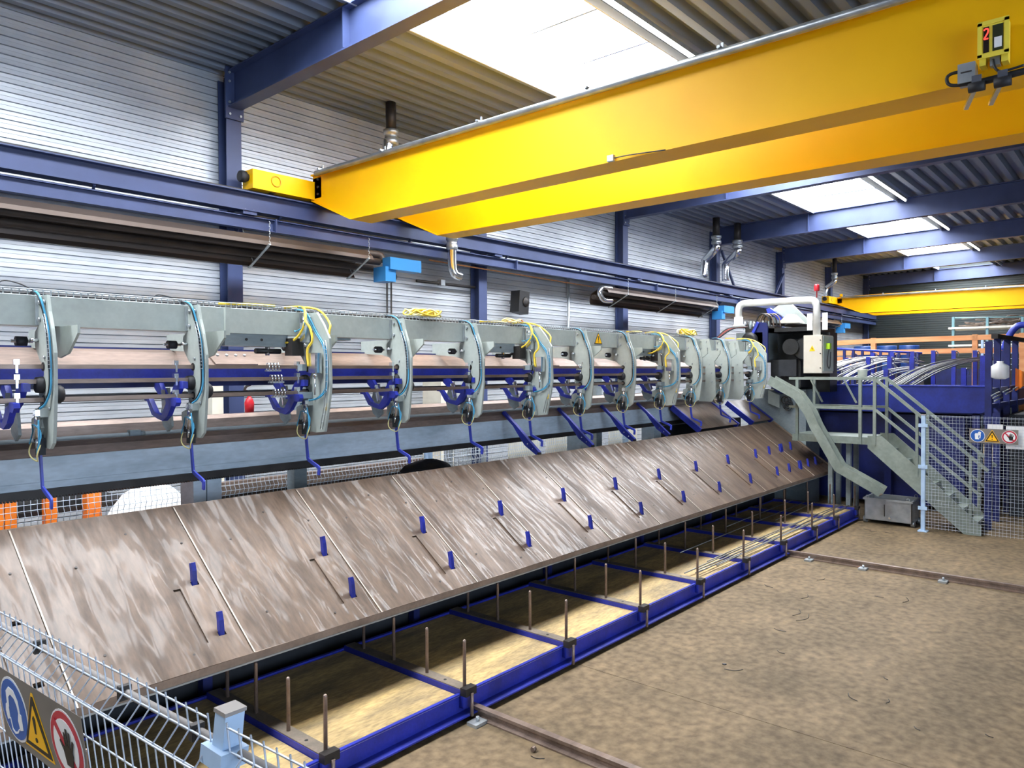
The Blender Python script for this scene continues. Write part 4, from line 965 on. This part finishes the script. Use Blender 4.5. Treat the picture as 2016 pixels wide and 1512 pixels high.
M().box(XS+.02, XS2, 3.86, 5.24, ZP-.03, ZP-.005).build('platform_deck', 'stair_grey', stp)
M().box(XS2, XS2+.03, 3.86, 5.24, ZP-.13, ZP).build('platform_edge', 'stair_grey', stp)
def hand(x, post_y, stair=True, yl=5.3):
    zt, zm = 2.61, 2.07
    y0 = 3.78
    for y in post_y: M().box(x-.025, x+.025, y-.025, y+.025, ZP-.13, zt).build('rail_post', 'stair_grey', stp)
    M().box(x-.028, x+.028, y0, yl, zt-.05, zt).build('top_rail', 'stair_grey', stp)
    M().box(x-.02, x+.02, y0, yl, zm-.045, zm).build('middle_rail', 'stair_grey', stp)
    # sloping rails over the steps
    A, B = (x, y0, zt-.03), (x, 2.05, 1.08)
    M().bar(A, B, .045, .05, (0, 1, 1)).build('top_rail', 'stair_grey', stp)
    A2, B2 = (x, y0, zm-.03), (x, 2.15, .66)
    M().bar(A2, B2, .04, .045, (0, 1, 1)).build('middle_rail', 'stair_grey', stp)
    for y in (3.1, 2.3):
        t = (y-3.78)/(2.05-3.78); zz = zt-.03+(1.08-zt+.03)*t
        M().box(x-.022, x+.022, y-.022, y+.022, max(.06, zz-1.1), zz).build('rail_post', 'stair_grey', stp)
hand(XS, (5.15, 4.02, 3.78)); hand(XS2, (5.1, 4.25, 3.78))
for y in (4.9, 4.28):
    M().bar((XS+.6, y+.2, 2.55), (XS+.6, y-.02, 2.12), .03, .03).build('brace_bar', 'stair_grey', stp)
for y in (4.3, 4.62):
    M().box(XS+.25, XS+.33, y-.04, y+.04, 0, ZP-.03).build('leg', 'machine_grey2', stp)
    M().box(XS2-.1, XS2-.02, y-.04, y+.04, 0, ZP-.03).build('leg', 'machine_grey2', stp)
# white bucket on the platform rail, cart-side objects
p = oX(1698, 741, 14.75)
o = thing('bucket', (p.x, p.y, 2.61), 'small white plastic bucket standing on the platform rail', 'bucket')
M().box(14.28, 15.12, p.y-.16, p.y+.16, 2.585, 2.612).build('shelf_plate', 'stair_grey', stp)
M().lathe([(.075, 0), (.085, .12), (.092, .125), (.092, .145), (.085, .145), (.08, .02)], (p.x, p.y, 2.613), 18).build('pail', 'bucket', o)
M().lathe([(.094, 0), (.094, .018)], (p.x, p.y, 2.74), 18).build('rim', 'bucket', o)
# scrap chute
CXa, CXb = 13.98, 14.24
ch = thing('scrap_chute', (14.1, 4.5, .5), 'grey bent scrap chute descending from the machine into the bin', 'chute')
cl_ = sX([(1518, 748), (1572, 778), (1596, 812), (1607, 838), (1654, 920), (1738, 968)], 14.1)
def offs(pl, d):
    out = []
    for i, (y, z) in enumerate(pl):
        a = pl[max(i-1, 0)]; b = pl[min(i+1, len(pl)-1)]; ty, tz = b[0]-a[0], b[1]-a[1]; L = math.hypot(ty, tz); out.append((y-tz/L*d, z+ty/L*d))
    return out
up_, lo_ = offs(cl_, -.085), offs(cl_, .085)
for xa in (CXa, CXb-.012):
    for i in range(len(cl_)-1):
        M().prism([up_[i], up_[i+1], lo_[i+1], lo_[i]], 0, xa, xa+.012).build('side_plate', 'stair_grey', ch)
bt = offs(cl_, .07)
for i in range(len(cl_)-1):
    M().prism([bt[i], bt[i+1], lo_[i+1], lo_[i]], 0, CXa+.012, CXb-.012).build('bottom_plate', 'edge_steel', ch)
# galvanised scrap bin
o = thing('scrap_bin', (14.55, 3.55, 0), 'open galvanised scrap bin on wheels below the chute', 'bin')
xa, xb, ya, yb, za, zb = 14.28, 14.85, 3.17, 3.94, .06, .44
M().box(xa, xa+.01, ya, yb, za, zb).build('side', 'galvanised', o); M().box(xb-.01, xb, ya, yb, za, zb).build('side', 'galvanised', o)
M().box(xa, xb, ya, ya+.01, za, zb).build('side', 'galvanised', o); M().box(xa, xb, yb-.01, yb, za, zb).build('side', 'galvanised', o)
M().box(xa, xb, ya, yb, za, za+.01).build('bottom', 'galvanised', o)
for b in ((xa-.02, xa+.012, ya-.02, yb+.02), (xb-.012, xb+.02, ya-.02, yb+.02), (xa, xb, ya-.02, ya+.012), (xa, xb, yb-.012, yb+.02)):
    M().box(*b, zb-.02, zb+.015).build('rim', 'galvanised', o)
for x in (xa, xb):
    for y in (ya+.06, yb-.05):
        M().tube([(x, y+.025*math.cos(t), zb+.035+.025*math.sin(t)) for t in [2*PI*i/12 for i in range(12)]], .006, 5, closed=True).build('lifting_eye', 'galvanised', o)
for x in (xa+.08, xb-.08):
    for y in (ya+.0, yb-.0): M().cyl((x, y-.03, .055), (x, y+.03, .055), .055, 14).build('wheel', 'galvanised', o)
M().box(xa-.012, xa, 3.6, 3.612, .15, .36).build('seam', 'dark_steel', o); M().lathe([(.02, -.03), (.02, 0)], (xa, 3.52, .13), 10, 0).build('drain_plug', 'chrome', o)
# far fence with signs
ff = thing('mesh_fence', (14.08, 1.2, 0), 'galvanised mesh fence with safety signs in front of the stairs', 'fence')
Qf = fence_panel(ff, (14.1, 2.93), (14.1, .45), .06, 1.98, (1.9, 1.38, .95, .5), .05, .0019, .03, -1, .05)
Qf2 = fence_panel(ff, (14.1, .4), (14.1, -2.1), .06, 1.98, (1.9, 1.38, .95, .5), .05, .0019, .03, -1, .05)
for y in (2.96, .42, -2.1):
    ps = M().box(14.08, 14.14, y-.03, y+.03, .02, 1.97).build('fence_post', 'fence_post', ff); M().box(14.04, 14.18, y-.07, y+.07, 0, .02).build('foot_plate', 'fence_post', ps)
    M().box(14.075, 14.145, y-.035, y+.035, 1.97, 1.985).build('post_cap', 'cap_grey', ps)
    for z in (1.8, 1.1, .4): M().box(14.065, 14.08, y-.07, y+.07, z-.03, z+.03).build('clamp', 'fence_post', ps)
safety_sign(ff, Qf, 2.93-2.27, 1.67, .195, True, .04)
for y0, y1, z0, z1, lb in ((1.83, 2.04, 1.62, 1.86, 'left'), (1.2, 1.79, 1.48, 1.84, 'right')):
    M().box(14.122, 14.126, y0, y1, z0, z1).build('paper_sheet', 'paper', None, 'white paper sheet behind the far fence, %s one beside the signs' % lb, 'paper', 'papers on the far fence')

# ------------------------------------------------------------------ machine head with control cabinet
hd = thing('bending_machine', (15.2, 5.6, 0), 'dark machine head with a blue side panel and hydraulic gear on top', 'machine')
M().box(15.55, 16.0, 4.95, 6.1, 2.3, 3.5).build('rear_body', 'tower_dark', hd)
M().box(14.7, 16.0, 5.0, 6.0, 3.5, 3.58).build('roof_plate', 'tower_dark', hd)
M().box(14.9, 15.9, 5.3, 5.9, 2.4, 2.95).build('gear_case', 'tower_dark', hd)
M().box(14.8, 15.4, 5.35, 5.7, 2.62, 2.95).build('motor_box', 'void_dark', hd)
M().cyl((14.75, 5.45, 3.2), (15.5, 5.45, 3.2), .16, 16).build('spindle', 'tower_dark', hd)
M().lathe([(.2, 0), (.24, .05), (.24, .12), (.1, .16)], (14.8, 5.2, 3.15), 18, 0).build('bending_disc', 'tower_dark', hd)
pb = sX([(1490, 634), (1509, 635), (1512, 645), (1512, 712), (1500, 726), (1478, 690), (1477, 660)], 14.62)
M().prism(pb, 0, 14.6, 14.64).build('blue_panel', 'dark_blue', hd)
pe = sX([(1478, 659), (1482, 662), (1494, 636), (1490, 633)], 14.56); M().prism(pe, 0, 14.55, 14.6).build('panel_bevel', 'arm_blue', hd)
pp = sX([(1520, 636), (1522, 609), (1539, 597), (1558, 597), (1594, 632), (1594, 638)], 15.3); M().prism(pp, 0, 15.28, 15.32).build('gable_plate', 'machine_grey', hd)
pp = sX([(1512, 609), (1519, 607), (1545, 625), (1542, 634), (1515, 618)], 15.2); M().prism(pp, 0, 15.1, 15.2).build('blue_flap', 'arm_blue', hd)
pp = sX([(1541, 633), (1554, 620), (1563, 619), (1580, 636), (1543, 637)], 15.0); M().prism(pp, 0, 14.85, 15.15).build('cover', 'cream', hd)
rd = random.Random(3)
for i in range(9):
    p = oX(1466+i*6, 628-rd.uniform(0, 14), 14.8+rd.uniform(-.1, .2)); M().lathe([(.03, 0), (.035, .1), (.02, .12), (.02, .16)], (p.x, p.y, 3.58), 10).build('valve', ('chrome', 'dark_steel', 'machine_grey2')[i % 3], hd)
M().box(14.7, 15.1, 5.75, 6.35, 3.5, 3.62).build('valve_block', 'dark_steel', hd)
for i in range(5):
    y = 6.05-.05*i; M().tube(spl([(14.75+.05*i, y+.1, 3.62), (14.75+.05*i, y+.06, 3.8), (14.75+.05*i, y-.04, 3.88), (14.75+.05*i, y-.16, 3.8), (14.75+.05*i, y-.2, 3.62)]), .014, 6).build('hydraulic_hose', ('hose_black', 'bar_steel')[i % 2], hd)
p0, p1 = oX(1412, 668, 14.5), oX(1450, 645, 14.7)
for i, c in enumerate(('hose_black', 'hose_red', 'hose_black')):
    M().tube(spl([p0+Vector((0, 0, .02*i)), (p0+p1)/2+Vector((0, 0, .03+.03*i)), p1, p1+Vector((.1, -.2, .0))]), .018, 6).build('hydraulic_hose', c, hd)
M().box(14.6, 15.4, 5.95, 6.5, 2.9, 3.5).build('pump_box', 'machine_grey2', hd)
M().lathe([(.1, -.1), (.16, -.08), (.16, .1), (.1, .12)], (14.62, 6.2, 3.35), 16, 0).build('motor', 'black', hd)
M().box(15.2, 16.0, 5.3, 6.5, 0.0, 2.35).build('base_frame', 'machine_grey2', hd)
q = sX([(1513, 768), (1535, 778), (1535, 803), (1513, 794)], 15.16); M().prism(q, 0, 15.14, 15.2).build('cover_plate', 'machine_grey', hd)
a, b = oX(1520, 763, 15.12), oX(1541, 772, 15.12); M().cyl(a, b, .045, 12).build('cylinder', 'dark_blue', hd)
M().cyl(b, oX(1566, 783, 15.12), .014, 8).build('piston_rod', 'chrome', hd)
for i in range(6):
    c = oX(1548+rd.uniform(-8, 8), 795+rd.uniform(-8, 8), 15.14); M().tube([c+Vector((0, .07*math.cos(t), .07*math.sin(t))) for t in [2*PI*j/14 for j in range(14)]], .01, 5, closed=True).build('cable_coil', 'hose_black', hd)
for i in range(3): M().lathe([(.0, 0), (.04, .0), (.05, .02)], (14.45, 5.9-.2*i, 2.35), 8).build('fitting', 'chrome', hd)
# swing arm and control cabinet
ca = thing('control_cabinet', (14.5, 4.85, 2.66), 'cream control cabinet hanging from a white swing arm with a red beacon', 'control cabinet')
xa = 14.5
A = oX(1454, 634, xa); B = oX(1454, 598, xa); C_ = oX(1608, 590, xa); D = oX(1608, 660, xa)
def elbow(a, b, c, r): 
    u, w_ = (a-b).normalized(), (c-b).normalized(); return [b+u*r, b+(u+w_)*.3*r, b+w_*r]
M().tube([A, *spl(elbow(A, B, C_, .12), 4), *spl(elbow(B, C_, D, .12), 4), D], .068, 14).build('swing_arm', 'arm_white', ca)
M().lathe([(.11, 0), (.11, .04), (.085, .06), (.085, .2)], A-Vector((0, 0, .1)), 16).build('pivot', 'arm_white', ca)
E_ = oX(1608, 592, xa); M().lathe([(.012, 0), (.012, .12), (.045, .12), (.05, .14), (.05, .22), (.035, .25)], E_+Vector((0, 0, .06)), 14).build('beacon', 'red', ca)
y0, y1 = oX(1582, 700, 14.4).y, oX(1619, 700, 14.4).y
bx = M().box(14.4, 15.0, y1, y0, 2.68, 3.4).build('cabinet_body', 'cabinet', ca)
M().box(14.385, 14.4, y1+.005, y0-.005, 2.69, 3.39).build('door', 'cabinet', bx)
M().box(14.42, 15.0, y1-.012, y1, 2.72, 3.38).build('side_door', 'machine_grey', bx)
for z in (2.78, 3.05, 3.3):
    M().cyl((14.375, y1+.03, z), (14.385, y1+.03, z), .012, 8).build('lock', 'black', bx)
p = oX(1599, 686, 14.384)
M().prism([(p.y-.055, p.z-.05), (p.y+.055, p.z-.05), (p.y, p.z+.06)], 0, 14.381, 14.386).build('warning_sticker', 'sign_yellow', bx)
M().prism([(p.y-.008, p.z-.03), (p.y+.012, p.z), (p.y-.004, p.z+.005), (p.y+.006, p.z+.035)], 0, 14.379, 14.381).build('sticker_mark', 'sign_black', bx)
p = oY(1630, 682, y1-.03); M().box(p.x-.06, p.x+.04, y1-.08, y1-.012, p.z-.05, p.z+.06).build('pendant', 'lime', ca)
M().tube(spl([(p.x, y1-.05, p.z-.05), (p.x-.08, y1-.05, p.z-.2), (p.x-.05, y1-.04, p.z-.36), (p.x+.05, y1-.05, p.z-.4), (p.x+.1, y1-.05, p.z-.1)]), .008, 6).build('pendant_cable', 'hose_black', ca)
for dy, in ((.14,), (-.14,)):
    M().box(14.53, 14.534, C_.y+dy-.05, C_.y+dy+.05, 3.5, 3.82).build('paper_sheet', 'paper', ca)

# ------------------------------------------------------------------ bar store: blue trough wall, rack posts and bundles
bw = thing('store_trough', (16.2, 4, 0), 'large blue steel trough wall in front of the bar bundles', 'trough')
M().prism([(5.9, 2.42), (2.33, 2.43), (2.33, 1.97), (2.42, 1.93), (5.9, 1.9)], 0, 16.0, 16.05).build('front_wall', 'store_blue', bw)
M().box(15.98, 16.07, 2.33, 5.9, 2.42, 2.445).build('top_edge', 'arm_blue', bw)
M().box(16.05, 25.0, 2.33, 2.38, 1.93, 2.3).build('side_wall', 'dark_blue', bw)
M().box(16.2, 17.2, 2.7, 5.9, .1, 1.86).build('lower_body', 'dark_blue', bw)
for y in (2.5, 4.0, 5.6):
    M().box(16.05, 16.2, y-.06, y+.06, 0, 1.95).build('leg', 'dark_blue', bw)
M().box(16.05, 26, 2.38, 6.6, 1.9, 1.95).build('floor_plate', 'dark_blue', bw)
def bundle(Y, px, n, spread, label, zoff=0):
    o = None; rd = random.Random(int(px[0][0]))
    base = [oX(u, v, 16.15+(Y-16.15)*i/(len(px)-1)) for i, (u, v) in enumerate(px)]
    o = thing('bar_bundle', base[0]-Vector((0, 0, .05)), label, 'bundle', 'bundles of steel bars in the store')
    cur = spl(base, 5)
    for i in range(n):
        dy = spread*(i/(n-1)-.5)*2 if n > 1 else 0; dz = -.16*abs(dy)/max(spread, .01)*.3+rd.uniform(-.05, .04); dx = rd.uniform(-.15, .15)
        k0 = rd.uniform(-.02, .02)
        M().tube([p+Vector((dx, dy*(.8+.3*j/len(cur)), dz+k0*j/len(cur))) for j, p in enumerate(cur)], .013, 6).build('bar', 'rod_steel', o)
    return o
bundle(21.3, [(1768, 757), (1815, 730), (1860, 714), (1900, 707), (1938, 706)], 13, .36, 'nearest curved bundle of steel bars rising to the right')
bundle(20.5, [(1700, 750), (1742, 731), (1775, 724), (1800, 722), (1830, 726)], 8, .22, 'curved bar bundle right of the white bucket')
bundle(21.0, [(1630, 748), (1672, 725), (1710, 712), (1750, 706), (1790, 712)], 15, .36, 'wide middle bundle of steel bars behind the control cabinet')
bundle(21.4, [(1630, 722), (1662, 711), (1690, 705), (1725, 703), (1760, 707)], 10, .25, 'rear bundle of steel bars below the orange frame')
bundle(17.2, [(1560, 752), (1590, 742), (1625, 732)], 8, .3, 'bar ends reaching under the control cabinet')
rk = thing('store_rack', (20, 4.5, 0), 'blue rack posts standing between the bar bundles', 'rack')
for u, v0, X_ in ((1668, 704, 19.0), (1681, 695, 20.6), (1710, 703, 18.2), (1719, 694, 20.6), (1752, 702, 18.2), (1757, 693, 20.6), (1745, 726, 16.9), (1796, 702, 18.2), (1797, 692, 20.6), (1838, 690, 20.6), (1878, 690, 20.6), (1650, 726, 16.9), (1898, 724, 16.9), (1935, 700, 18.2), (1920, 690, 20.6)):
    p = oX(u, v0, X_); w_ = .045
    pst = M().box(p.x-.05, p.x+.05, p.y-w_, p.y+w_, 1.9, p.z).build('rack_post', 'royal_blue', rk)
    M().tube(spl([(p.x-.07, p.y-w_-.01, p.z-.01), (p.x, p.y-w_-.05, p.z-.06), (p.x+.04, p.y-w_-.04, p.z-.14)]), .012, 5).build('chain', 'galvanised', pst)
for u, v, X_ in ((1715, 735, 18.2), (1757, 715, 18.2), (1740, 742, 16.9)):
    p = oX(u, v, X_); M().bar(p, p+Vector((1.0, -.05, -.35)), .04, .03).build('stay', 'galvanised', rk)
a, b = oX(1636, 686, 20.2), oX(1815, 695.5, 21.4)
M().cyl(a, b, .03, 8).build('top_rail', 'arm_blue', rk)
for i in range(10):
    p = a+(b-a)*(i+.5)/10; M().box(p.x-.03, p.x+.03, p.y-.03, p.y+.03, 1.95, p.z).build('rail_post', 'dark_blue', rk)
rk2 = thing('cassette_rack', (19, 2.1, 0), 'tall blue cassette rack uprights at the right edge', 'rack')
for u, v in ((1947, 672), (1964, 660), (1983, 664), (1999, 668)):
    p = oY(u, v, 2.15); M().box(p.x-.05, p.x+.05, 2.1, 2.2, 0, p.z).build('upright', 'dark_blue', rk2)
p, q = oY(1958, 662, 2.15), oY(2030, 672, 2.15); M().bar(p, q, .1, .08).build('head_beam', 'dark_steel', rk2)
for v in (800, 770): p, q = oY(1947, v, 2.15), oY(2020, v-12, 2.15); M().bar(p, q, .06, .08).build('tie_beam', 'dark_blue', rk2)
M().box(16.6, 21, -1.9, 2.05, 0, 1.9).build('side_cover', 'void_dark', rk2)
rd = random.Random(5)
for i, (u, v) in enumerate(((1952, 779), (1955, 784), (1958, 790), (1975, 772), (1980, 776), (1995, 766))):
    p = oY(u, v, 2.0); M().tube([p, p+Vector((1.2, .05, .03))], .012, 8).build('bar_stub', 'galvanised', rk2)
p = oY(1969, 730, 1.95)
o = M().lathe([(.07, -.14), (.13, -.11), (.13, .08), (.05, .13), (.05, .16)], p, 8).build('plastic_jug', 'plastic_jug', None, 'translucent plastic jug hanging on the right rack', 'jug')
p = oX(2011, 745, 17.5)
M().add([(17.5+.05*math.sin(i*1.7), p.y+.1-.04*i, p.z+dz) for i in range(6) for dz in (.2-.02*i, -.25+.03*i)], [(2*i, 2*i+1, 2*i+3, 2*i+2) for i in range(5)], True).add([(17.53+.05*math.sin(i*1.7), p.y+.1-.04*i, p.z+dz) for i in range(6) for dz in (.2-.02*i, -.25+.03*i)], [(2*i+2, 2*i+3, 2*i+1, 2*i) for i in range(5)], True).build('orange_cloth', 'rack_orange', None, 'orange cloth hanging at the right edge beside the rack', 'cloth')
# orange frame behind the bundles
orf = thing('storage_frame', (22, 5, 0), 'long orange wooden frame behind the bar bundles', 'frame')
XO = 22.0
pz = [oX(1640, 672, XO), oX(1720, 667, XO), oX(1920, 660, XO), oX(2013, 657, XO), oX(2060, 655, XO)]
for p in pz: M().box(XO-.06, XO+.06, p.y-.06, p.y+.06, 0, p.z+.02).build('post', 'wood_orange', orf)
for a, b in zip(pz, pz[1:]):
    M().bar((XO-.02, a.y, a.z-.06), (XO-.02, b.y, b.z-.06), .08, .13).build('rail', 'wood_orange', orf)
    M().bar((XO-.02, a.y, 3.2), (XO-.02, b.y, 3.22), .08, .13).build('rail', 'wood_orange', orf)
a, b = pz[0], pz[1]
for z in (3.05, 2.9): M().bar((XO-.02, a.y, z), (XO-.02, b.y+.3, z), .06, .1).build('board', 'wood_orange', orf)
# racks, drums and clutter at the far end
tk = thing('scrap_shelf', (27, 4, 0), 'pale teal shelf stacked with rusty scrap at the far end', 'shelf')
XT = 27.0
for u in (1877, 1944, 2013): p = oX(u, 624, XT); M().box(XT-.05, XT+.05, p.y-.035, p.y+.035, 0, p.z).build('post', 'teal', tk)
for v in (645, 679): p, q = oX(1868, v, XT), oX(2030, v-4, XT); M().box(XT-.1, XT+1.2, q.y, p.y, p.z-.06, p.z).build('shelf_board', 'cream', tk)
p, q = oX(1877, 626, XT), oX(2013, 624, XT); M().cyl(p, q, .02, 6).build('back_rail', 'teal', tk)
rd = random.Random(9); z0 = oX(1900, 644, XT).z
for i in range(34):
    y = rd.uniform(oX(2012, 640, XT).y, oX(1882, 640, XT).y); z = z0+rd.uniform(.02, .28); L = rd.uniform(.5, 1.3)
    M().tube(spl([(XT+rd.uniform(0, .4), y, z), (XT+rd.uniform(0, .4), y-L/2, z+rd.uniform(-.06, .1)), (XT+rd.uniform(0, .4), y-L, max(z0+.02, z+rd.uniform(-.15, .1)))], 3), .018, 5).build('scrap_bar', 'scrap', tk)
for i, (u, lb) in enumerate(((1700, 'left'), (1746, 'middle'), (1790, 'right'))):
    p = oX(u, 690, 26); M().lathe([(.29, 0), (.3, .02), (.29, .04), (.29, .3), (.3, .32), (.29, .34), (.29, .6), (.3, .62), (.29, .88), (.28, .9)], (26, p.y, 2.6), 20).build('oil_drum', 'drum_blue', None, 'dark blue drum behind the orange frame, %s of three' % lb, 'drum', 'blue drums')
M().box(25.4, 26.6, oX(1800, 690, 26).y-.4, oX(1690, 690, 26).y+.4, 0, 2.6).build('drum_platform', 'dark_steel', None, 'dark raised platform under the blue drums', 'platform')
for y in (8.2, 5.0): pass
o = thing('lifting_frame', (20, 2.4, 2.5), 'bent blue tube of a lifting frame at the right edge', 'frame')
M().tube(spl([oX(1976, 690, 20), oX(1985, 665, 20), oX(1996, 648, 20), oX(2008, 640, 20), oX(2030, 640, 20)], 4), .07, 8).build('bent_tube', 'arm_blue', o)
M().box(19.9, 20.1, oX(1976, 690, 20).y-.05, oX(1976, 690, 20).y+.05, 0, oX(1976, 690, 20).z).build('post', 'dark_blue', o)
# fence in front of the far store
o = thing('mesh_fence', (24, 3, 0), 'distant wire mesh panel behind the orange frame', 'fence')
fence_panel(o, (24, 3.6), (24, 1.6), 2.7, 3.6, (3.3,), .12, .012, .02, -1, .15)
M().box(23.97, 24.03, 3.57, 3.63, 0, 3.6).build('fence_post', 'fence_post', o)
for i, (x, y, sx, sy, h, lb) in enumerate(((31, 8.2, 1.5, 1.4, 2.4, 'tall dark cabinet at the far left corner'), (32.5, 5.5, 1.2, 2.6, 2.8, 'dark stacked stock against the far wall'), (32.5, 1.8, 1.2, 3.0, 2.5, 'dark stock at the right of the far wall'))):
    m = thing('stock_stack', (x, y, 0), lb, 'stack', 'dark stock at the far end')
    for k in range(4): M().box(x-sx/2+.03*k, x+sx/2, y-sy/2, y+sy/2-.05*k, h*k/4, h*(k+1)/4-.05).build('crate', ('void_dark', 'dark_blue')[k % 2], m)

# ------------------------------------------------------------------ behind and under the machine
rf = thing('mesh_fence', (5, 7.3, 0), 'mesh fence running behind the machine bed', 'fence')
for a, b in ((-.5, 1.78), (1.9, 6.7), (6.85, 11.6)):
    fence_panel(rf, (b, 7.3), (a, 7.3), .1, 1.95, (1.52, 1.0), .05, .003, .03, 1, .1)
for x in (1.84, 6.78, 11.65): ps = M().box(x-.04, x+.04, 7.26, 7.34, 0, 1.97).build('fence_post', 'fence_post', rf); M().box(x-.045, x+.045, 7.255, 7.345, 1.97, 1.985).build('post_cap', 'cap_grey', ps)
o = thing('pallet_rack', (1.5, 8.2, 0), 'orange shelf uprights behind the machine at the left', 'rack')
for u0, u1 in ((-40, 8), (10, 33), (91, 113), (171, 200)):
    a, b = oY(u0, 1010, 8.1), oY(u1, 1010, 8.1); M().box(a.x, b.x, 8.1, 8.22, 0, 2.1).build('upright', 'rack_orange', o)
for i, z in enumerate((1.35, 1.62)):
    M().box(-.2, 3.4, 8.24, 9.3, z, z+.05).build('shelf', 'dark_steel', o)
ss = thing('profile_stack', (4.5, 8.6, 0), 'stack of long dark steel profiles behind the rear fence', 'stack')
for i in range(9):
    y = 7.7+.13*(i % 5); z = 1.25+.11*(i // 5)+.05*(i % 2)
    M().box(4.0, 7.3, y, y+.1, z, z+.09).build('profile', ('dark_steel', 'bar_steel', 'scrap')[i % 3], ss)
for x in (4.2, 5.6, 6.9): M().box(x, x+.1, 7.65, 8.45, 0, 1.25).build('trestle', 'dark_steel', ss)
p = oY(285, 1005, 7.9)
m = M(); n1, n2 = 14, 8
vs = [(p.x+.45*math.cos(2*PI*j/n1)*math.sin(PI/2*(i+.3)/n2), 7.75+.28*math.sin(2*PI*j/n1)*math.sin(PI/2*(i+.3)/n2), 1.58-.42*(1-math.cos(PI/2*i/n2))+.03*math.sin(3*j+i)) for i in range(n2+1) for j in range(n1)]
o = thing('white_bag', (p.x, 8, 0), 'white big bag standing behind the rear fence', 'bag')
M().add(vs, [(i*n1+j, (i+1)*n1+j, (i+1)*n1+(j+1) % n1, i*n1+(j+1) % n1) for i in range(n2) for j in range(n1)]+[tuple(range(n1))], True).build('bag_top', 'white_bag', o)
M().lathe([(.26, 0), (.29, .1), (.28, 1.18)], (p.x, 7.75, 0.0), 14).build('bag_body', 'white_bag', o)
p = oY(828, 918, 7.0)
m = M(); rd = random.Random(2)
vs = [(p.x+.1+.42*math.cos(2*PI*j/12)*math.sin(PI*i/7)*(1+.12*math.sin(j*2+i)), 7.0+.16*math.sin(2*PI*j/12)*math.sin(PI*i/7), 1.5+(.1+.04*math.sin(j*1.3))*math.cos(PI*i/7)) for i in range(8) for j in range(12)]
o = thing('black_bag', (p.x, 7, 0), 'black crumpled bag behind the upper edge of the table', 'bag')
M().add(vs, [(i*12+j, (i+1)*12+j, (i+1)*12+(j+1) % 12, i*12+(j+1) % 12) for i in range(7) for j in range(12)], True).build('sack', 'black_bag', o)
M().box(p.x-.3, p.x+.3, 6.85, 7.15, 0, 1.32).build('stand', 'dark_steel', o)
o = thing('wire_container', (0, 0, 0), 'galvanised wire container behind the machine, left of the white sheets', 'container')
a, b = oY(886, 905, 7.7), oY(952, 898, 7.7); o.location = (a.x, 7.7, 0); o['_o'] = (a.x, 7.7, 0)
m = M()
for i in range(9): x = a.x+(b.x-a.x)*i/8; m.tube([(x, 7.7, 1.1), (x, 7.7, 1.85)], .008, 4)
for i in range(10): z = 1.1+.083*i; m.tube([(a.x, 7.7, z), (b.x, 7.7, z)], .006, 4)
m.build('mesh_side', 'galvanised', o)
M().box(a.x, b.x, 7.7, 8.5, 1.02, 1.1).build('base', 'galvanised', o)
for x in (a.x, b.x):
    for y in (7.7, 8.5): M().box(x-.03, x+.03, y-.03, y+.03, 0, 1.9).build('post', 'galvanised', o)
for i, (u0, u1) in enumerate(((992, 1052), (1066, 1120), (1190, 1245))):
    a, b = oY(u0, 890, 7.5), oY(u1, 890, 7.5); M().box(a.x, b.x, 7.4, 7.42, .0, 1.9).build('tarpaulin', 'cream', None, 'pale tarpaulin behind the rear fence under the slide arms, %s of three' % ORD[i], 'tarpaulin', 'pale tarpaulins behind the fence')
p = oY(1420, 770, 8.0)
# tall cream cabinets glimpsed behind the V holders
for i, (u0, u1) in enumerate(((410, 432), (860, 885))):
    a, b = oY(u0, 780, 9.2), oY(u1, 780, 9.2); cb = M().box(a.x, b.x, 9.1, 9.55, 0, 2.75).build('wall_cabinet', 'cream', None, 'pale wall cabinet glimpsed behind the plates, %s one' % ('left', 'right')[i], 'cabinet')
# debris on the floor
DB = [((1505, 1150), (1522, 1157)), ((1560, 1212), (1573, 1199)), ((1567, 1222), (1592, 1209)), ((1524, 1237), (1548, 1243)), ((1578, 1178), (1590, 1170)), ((1608, 1142), (1624, 1138)), ((1722, 1173), (1740, 1176)), ((1777, 1186), (1784, 1176)), ((1426, 1317), (1463, 1318)), ((1670, 1364), (1688, 1380)), ((1744, 1384), (1749, 1376)), ((1530, 1280), (1545, 1287)), ((1940, 1445), (1956, 1452)), ((1700, 1040), (1715, 1044)), ((1712, 1045), (1726, 1046)), ((1742, 1048), (1760, 1049)), ((1850, 1053), (1862, 1054)), ((1045, 1488), (1072, 1493)), ((1740, 1332), (1748, 1338)), ((1800, 1430), (1812, 1438))]
for i, (a, b) in enumerate(DB):
    a, b = oZ(*a, .005), oZ(*b, .005); c = (a+b)/2+Vector(((b-a).y, -(b-a).x, 0))*.18
    M().tube(spl([a, c, b], 4), .0028, 5).build('wire_scrap', 'black', None, 'short bent wire scrap on the concrete floor', 'scrap', 'wire scraps on the floor')
c = oZ(1426, 1307, .004); M().lathe([(.02, 0), (.022, .004), (.012, .006)], (c.x, c.y, 0), 10).build('washer', 'black', None, 'small black washer lying on the floor right of the cart', 'washer')
p = oZ(1048, 1476, .02); M().cyl(p, p+Vector((.03, .0, 0)), .018, 8).build('loose_nut', 'bar_steel', None, 'rusty nut lying beside the near floor rail', 'nut')
# ------------------------------------------------------------------ tidy up helper data
for o_ in bpy.data.objects:
    if '_o' in o_: del o_['_o']
